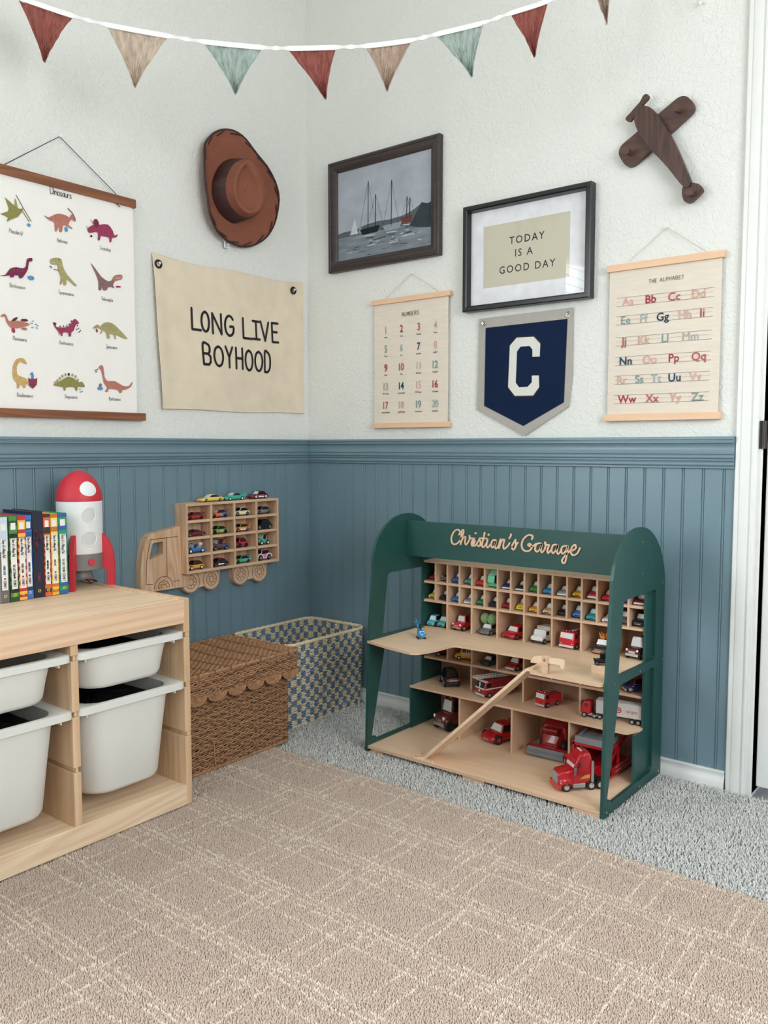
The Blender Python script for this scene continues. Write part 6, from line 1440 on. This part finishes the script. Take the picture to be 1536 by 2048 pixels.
# --- thin row under the deck
zr = .2387
pickup('dark red toy truck in the dim left end under the deck', (.655, -.075, zr), '7c1c22', .064, .036, .038, rot=-38, group=GD)
van('yellow toy school bus under the deck behind the notch', (.7486, -.078, zr), 'e6a52c', .074, .028, .042, rot=-60, trim='2a2a2a', kind='bus', group=GD, name='toy_school_bus', cat='toy bus', wind=M_DKGLASS)
car('dark teal toy car in the thin row under the deck', (BX0 + CP * 5, -.082, zr), '2c4a56', .064, .036, .027, rot=-14, group=GD, hub='6a6a6a')
car('red toy car with pale grille in the thin row under the deck', (BX0 + CP * 7, -.080, zr), 'a8202c', .064, .040, .036, rot=-10, big=True, lip='d8d8d6', group=GD)
car('black toy car in the thin row beside the ramp top', (BX0 + CP * 9, -.080, zr), '1a1b1e', .066, .038, .030, rot=-12, group=GD)
car('navy toy car with red roof at right end under the deck', (1.292, -.078, zr), '242f74', .066, .038, .038, rot=-48, roof='a8242c', big=True, lip='c8c8c6', group=GD, wind=M_DKGLASS)

# --- middle shelf
zm = .1572
o = car('black toy police SUV seen from behind on the middle shelf', (.700, -.103, zm), '17181a', .098, .048, .054, rot=-132, hood=.26, group=GD, name='toy_police_suv', cat='toy police car', wind=M_DKGLASS, wr=.0135, hub='b8b8b8')
b = MB()
for s_ in (-1, 1): b.box(s_ * .0175 - .0025, .0475, .022, s_ * .0175 + .0025, .0487, .029)
obj('tail_light', b, paint('c02a2a'), o, local=True); b = MB(); b.box(-.014, .0482, .0225, .014, .0494, .0265); b.box(-.013, .0455, .0285, .013, .0470, .0300); obj('chrome_strip', b, M_TOYCHR, o, local=True)
b = MB()
fonttext(b, 'POLICE', .006, .0185, .0090, lambda u, v: (.0246, u, v), 0, .85); fonttext(b, 'POLICE', -.006, .0185, .0090, lambda u, v: (-.0246, -u, v), 0, .85)
obj('lettering', b, ink('f0f0ee'), o, local=True)
o = van('red and white toy fire engine with long white ladder on middle shelf', (.868, -.110, zm), 'a82430', .108, .044, .050, rot=-22, trim='d8d8d6', top='8c2028', kind='engine', group=GD, wind=M_DKGLASS)
b = MB()
for s_ in (-1, 1):
    for dz_ in (0, .007): b.tube([(s_ * .008, -.075, .060 + dz_ * .6), (s_ * .009, .050, .054 + dz_)], .0011, 5)
    for k in range(11): y = -.073 + k * .0115; b.tube([(s_ * .0085, y, .0603 - k * .0005), (s_ * .0085, y + .006, .0603 - k * .0005 + .006)], .0008, 4)
for k in range(12): y = -.073 + k * .0108; b.tube([(-.0085, y, .060 - k * .0005), (.0085, y, .060 - k * .0005)], .0009, 4)
obj('aerial_ladder', b, M_WHITEP, o, local=True)
b = MB(); b.box(-.0205, -.0562, .0265, .0205, -.0535, .0300); b.box(-.0005, -.0560, .030, .0005, -.0515, .046); b.box(-.022, -.050, .0475, .022, -.040, .0500); b.cyl((0, -.0562, .021), (0, -.0555, .021), .0035, 12)
for s_ in (-1, 1): b.box(s_ * .0225 - .0004, -.05, .0255, s_ * .0225 + .0004, .053, .0285)
obj('white_trim', b, M_WHITEP, o, local=True)
van('small red toy fire truck right of the ramp on middle shelf', (1.043, -.104, zm), 'c41f2c', .070, .038, .044, rot=-14, trim='c8c8c6', group=GD)
# semi-trailer lorry
T = thing('toy_semi_truck', 'red toy semi truck with silver box trailer on middle shelf', 'toy truck', (1.212, -.118, zm), (0, 0, rad(-82)), GD)
b = MB(); loft(b, [(-.052, .010, .030, .014, .003), (-.049, .010, .037, .0155, .003), (-.044, .010, .045, .0155, .004), (-.026, .010, .046, .0155, .004)], 0); b.box(-.0125, -.026, .009, .0125, .004, .013, 1); b.box(-.011, -.048, .006, .011, .002, .010, 1)
for s_ in (-1, 1): b.cyl((s_ * .0135, -.020, .0095), (s_ * .0135, -.006, .0095), .0035, 10, 1)
b.box(-.015, -.0535, .007, .015, -.050, .012, 1); obj('tractor', b, [paint('c0202e'), M_TOYCHR], T, local=True)
patch('windshield', T, [(-.012, -.0492, .031), (.012, -.0492, .031), (.012, -.0458, .042), (-.012, -.0458, .042)], M_DKGLASS, .0008)
for s_ in (1, -1):
    q = [(s_ * .0157, -.043, .030), (s_ * .0157, -.031, .030), (s_ * .0157, -.031, .041), (s_ * .0157, -.042, .041)]; patch('side_window', T, q if s_ > 0 else q[::-1], paint('7c1820'))
b = MB(); b.box(-.0165, -.010, .017, .0165, .112, .0530); b.box(-.0150, -.010, .0530, .0150, .112, .0542)
for k in range(4): b.box(-.013 + k * .008, -.010, .0542, -.011 + k * .008, .112, .0548)
P_ = lambda u, v: (.0169, u, v)
obj('trailer', b, mat('silver_trailer', (192, 192, 188), rough=.45), T, local=True, bevel=.0006)
b = MB(); P_ = lambda u, v: (.0167, u, v); rw = []
for k in range(25): a = 2 * math.pi * k / 24; rw.append([P_(.052 + .0078 * math.cos(a), .0345 + .0078 * math.sin(a)), P_(.052 + .0052 * math.cos(a), .0345 + .0052 * math.sin(a))])
b.grid(rw, 0, smooth=False); disc2(b, .052, .0345, .0027, P_, 0); fonttext(b, 'target', .0865, .0305, .0090, P_, 0, 1.0)
rw = []
for k in range(19): a = 2 * math.pi * k / 18; rw.append([P_(.016 + .0042 * math.cos(a), .041 + .0042 * math.sin(a)), P_(.016 + .0028 * math.cos(a), .041 + .0028 * math.sin(a))])
b.grid(rw, 0, smooth=False); disc2(b, .016, .041, .0014, P_, 0)
obj('trailer_print', b, ink('b8242e'), T, local=True, label='red ring mark and lettering on the trailer')
add_wheels(T, [(s_ * .0140, y, .0075) for s_ in (-1, 1) for y in (-.042, -.014, .001, .088, .104)], .0075, .0055, 'b8b8b8')

# --- bottom bays
zb_ = .0207
pickup('large brown toy tow truck in the bottom left garage bay', (.7080, -.105, zb_), '6a2e28', .100, .060, .096, rot=-16, roof='5e2824', boom='33201e', bed='4a3a38', beacon='c88a3c', hub='3a3a3a', wr=.0165, group=GD)
o = car('largest red toy race car, in the second bottom bay', (.8890, -.104, zb_), 'b01824', .116, .066, .054, rot=-20, spoiler=True, hub='b02428', group=GD, dcol='e8e8e8', big=True, wr=.0145)
T = thing('toy_combine_harvester', 'red toy combine harvester with grey front roller', 'toy harvester', (1.0650, -.100, zb_), (0, 0, rad(3)), GD)
b = MB(); loft(b, [(-.038, .020, .040, .020, .004), (-.030, .018, .060, .026, .006), (-.005, .018, .062, .030, .006)], 0); loft(b, [(-.005, .018, .080, .034, .008), (.020, .018, .098, .036, .010), (.052, .022, .102, .034, .010), (.064, .030, .092, .030, .008)], 0)
b.box(-.018, -.030, .060, .018, -.002, .072, 0); b.box(-.021, -.034, .072, .021, .000, .078, 0)
b.prism([(-.062, .010), (-.034, .024), (-.034, .036), (-.060, .020)], -.024, -.016, 'x'); b.prism([(-.062, .010), (-.034, .024), (-.034, .036), (-.060, .020)], .016, .024, 'x')
for s_ in (-1, 1): b.tube([(s_ * .037, .008 + .019 * math.cos(rad(a)), .058 + .019 * math.sin(rad(a))) for a in range(0, 360, 15)], .0025, 6, closed=True)
obj('body', b, paint('a4262c'), T, local=True, sharp=40); patch('windshield', T, [(-.017, -.0312, .0605), (.017, -.0312, .0605), (.016, -.0310, .0715), (-.016, -.0310, .0715)], ink('7a2024'), .0008)
b = MB(); b.box(-.060, -.066, .004, -.056, -.044, .030); b.box(.056, -.066, .004, .060, -.044, .030); b.box(-.058, -.048, .012, .058, -.043, .030); obj('header_frame', b, paint('b02a2e'), T, local=True)
b = MB(); rows = []
for i in range(2):
    rows.append([(-.0555 + .111 * i, -.060 + (.0125 if k % 2 else .0108) * math.cos(2 * math.pi * k / 36), .0150 + (.0125 if k % 2 else .0108) * math.sin(2 * math.pi * k / 36)) for k in range(36)])
b.grid(rows, 0, True, smooth=False, cap=True); obj('roller', b, mat('grey_toy_plastic', (126, 128, 132), rough=.5), T, local=True, label='grey ribbed roller')
add_wheels(T, [(s_ * .032, .002, .022) for s_ in (-1, 1)], .022, .014, '7a2024'); add_wheels(T, [(s_ * .026, .052, .013) for s_ in (-1, 1)], .013, .010, '7a2024')
# red car-transporter lorry: tractor and its two-deck trailer
T = thing('toy_tractor_unit', 'red toy lorry cab with chrome grille at the front right of base', 'toy truck', (1.2270, -.2850, zb_), (0, 0, rad(-40)), GD)
b = MB()
loft(b, [(-.063, .012, .044, .020, .003), (-.058, .010, .050, .022, .004), (-.034, .010, .054, .023, .005), (-.020, .010, .055, .024, .005)], 0)
loft(b, [(-.024, .012, .060, .025, .005), (-.018, .012, .078, .026, .007), (-.008, .012, .094, .026, .010), (.006, .012, .100, .025, .012), (.020, .012, .098, .025, .012), (.024, .012, .090, .024, .010)], 0)
b.box(-.026, -.068, .007, .026, -.058, .020, 0); b.box(-.012, .022, .012, .012, .062, .020, 3)
for s_ in (-1, 1): b.ball((s_ * .021, -.044, .022), .0075, .019, .014, 12, 0); b.ball((s_ * .0255, -.060, .024), .003, .003, .003, 8, 1)
b.prism([(-.029, .076), (-.016, .076), (-.010, .082), (-.026, .082)], -.024, .024, 'x', 0)
obj('body', b, [paint('c01c28'), M_TOYCHR, M_BLACK, M_BLACK], T, local=True, sharp=40)
b = MB(); b.box(-.0145, -.0665, .018, .0145, -.0625, .046); obj('grille', b, mat('satin_chrome', (170, 172, 176), rough=.4, metal=.5), T, local=True)
patch('windshield', T, [(-.021, -.0235, .060), (.021, -.0235, .060), (.021, -.0170, .075), (-.021, -.0170, .075)], M_WSH, .0012)
for s_ in (1, -1):
    q = [(s_ * .0262, -.017, .060), (s_ * .0262, -.006, .060), (s_ * .0264, -.006, .074), (s_ * .0264, -.013, .074)]; patch('side_window', T, q if s_ > 0 else q[::-1], paint('7c1820'))
    b = MB(); b.box(s_ * .030 - .0015, -.026, .044, s_ * .030 + .0015, -.020, .064); b.tube([(s_ * .025, -.020, .060), (s_ * .030, -.023, .060)], .0012, 5); obj('mirror', b, M_TOYCHR, T, local=True)
    b = MB(); b.cyl((s_ * .0275, .026, .022), (s_ * .0275, .026, .074), .0036, 12); b.cyl((s_ * .0275, .026, .074), (s_ * .0275, .026, .077), .0026, 12); obj('exhaust_stack', b, mat('satin_chrome', (170, 172, 176), rough=.4), T, local=True)
    b = MB(); b.box(s_ * .022 - .004, -.026, .008, s_ * .022 + .005, .008, .020); obj('fuel_tank', b, mat('satin_chrome', (170, 172, 176), rough=.4), T, local=True, bevel=.002)
b = MB()
for k in range(4): b.box(-.0105 + k * .0065, -.001, .0985, -.0085 + k * .0065, .004, .1010)
obj('roof_lights', b, M_WHITEP, T, local=True)
b = MB(); b.prism([(-.010, .030), (.020, .032), (.020, .042), (.006, .040)], .0246, .0258, 'x'); obj('gold_flash', b, paint('d0a050'), T, local=True)
add_wheels(T, [(s_ * .0235, y, .0125) for s_ in (-1, 1) for y in (-.044, .024, .049)], .0125, .009, 'd0d0d0')
T = thing('toy_car_trailer', 'red toy car-transporter trailer with grey top ramp', 'toy trailer', (1.2250, -.1180, zb_), (0, 0, rad(0)), GD)
b = MB(); w = .056; y0, y1 = -.086, .085
b.box(-w, y0, .008, w, y1, .014); b.box(-w, y0, .014, -w + .004, y1, .034); b.box(w - .004, y0, .014, w, y1, .034); b.box(-w, y0, .014, w, y0 + .004, .034)
b.box(-.016, y0 - .018, .026, .016, y0 + .004, .034)
for s_ in (-1, 1):
    x = s_ * (w - .003)
    for y in (y0 + .003, -.035, y1 - .004): b.box(x - .003, y - .003, .034, x + .003, y + .003, .080 + (.030 if y > .05 else (.012 if y > -.05 else 0)))
    b.prism([(y0, .078), (y0 + .06, .084), (y1, .112), (y1, .120), (y0 + .06, .093), (y0, .087)], x - .003, x + .003, 'x'); b.prism([(y0 + .004, .050), (y0 + .008, .050), (y0 + .05, .082), (y0 + .044, .082)], x - .0025, x + .0025, 'x')
b.box(-w, y0, .078, w, y0 + .005, .087)
obj('frame', b, paint('b81824'), T, local=True, bevel=.0008)
b = MB(); b.prism([(y0 - .003, .087), (y0 + .07, .0945), (y0 + .07, .0985), (y0 - .003, .0925)], -w + .008, w - .008, 'x'); b.prism([(y0 - .003, .087), (y0 + .003, .087), (y0 + .002, .104), (y0 - .001, .104)], -w + .008, w - .008, 'x')
for s_ in (-1, 1): b.prism([(y0, .090), (y0 + .07, .098), (y0 + .07, .106), (y0, .100)], s_ * (w - .010) - .0018, s_ * (w - .010) + .0018, 'x')
b.box(-.010, y0 + .008, .0945, -.008, y0 + .062, .1004)
obj('top_ramp', b, mat('grey_toy_plastic', (126, 128, 132), rough=.5), T, local=True, label='grey sloping upper ramp')
b = MB()
for k in range(13):
    for z in (.018, .030): b.box(w - .0002, y0 + .030 + k * .0105, z, w + .0004, y0 + .034 + k * .0105, z + .0016)
obj('white_dashes', b, M_WHITEP, T, local=True)
add_wheels(T, [(s_ * (w - .012), y, .008) for s_ in (-1, 1) for y in (.045, .064)], .008, .008, 'b8b8b8')
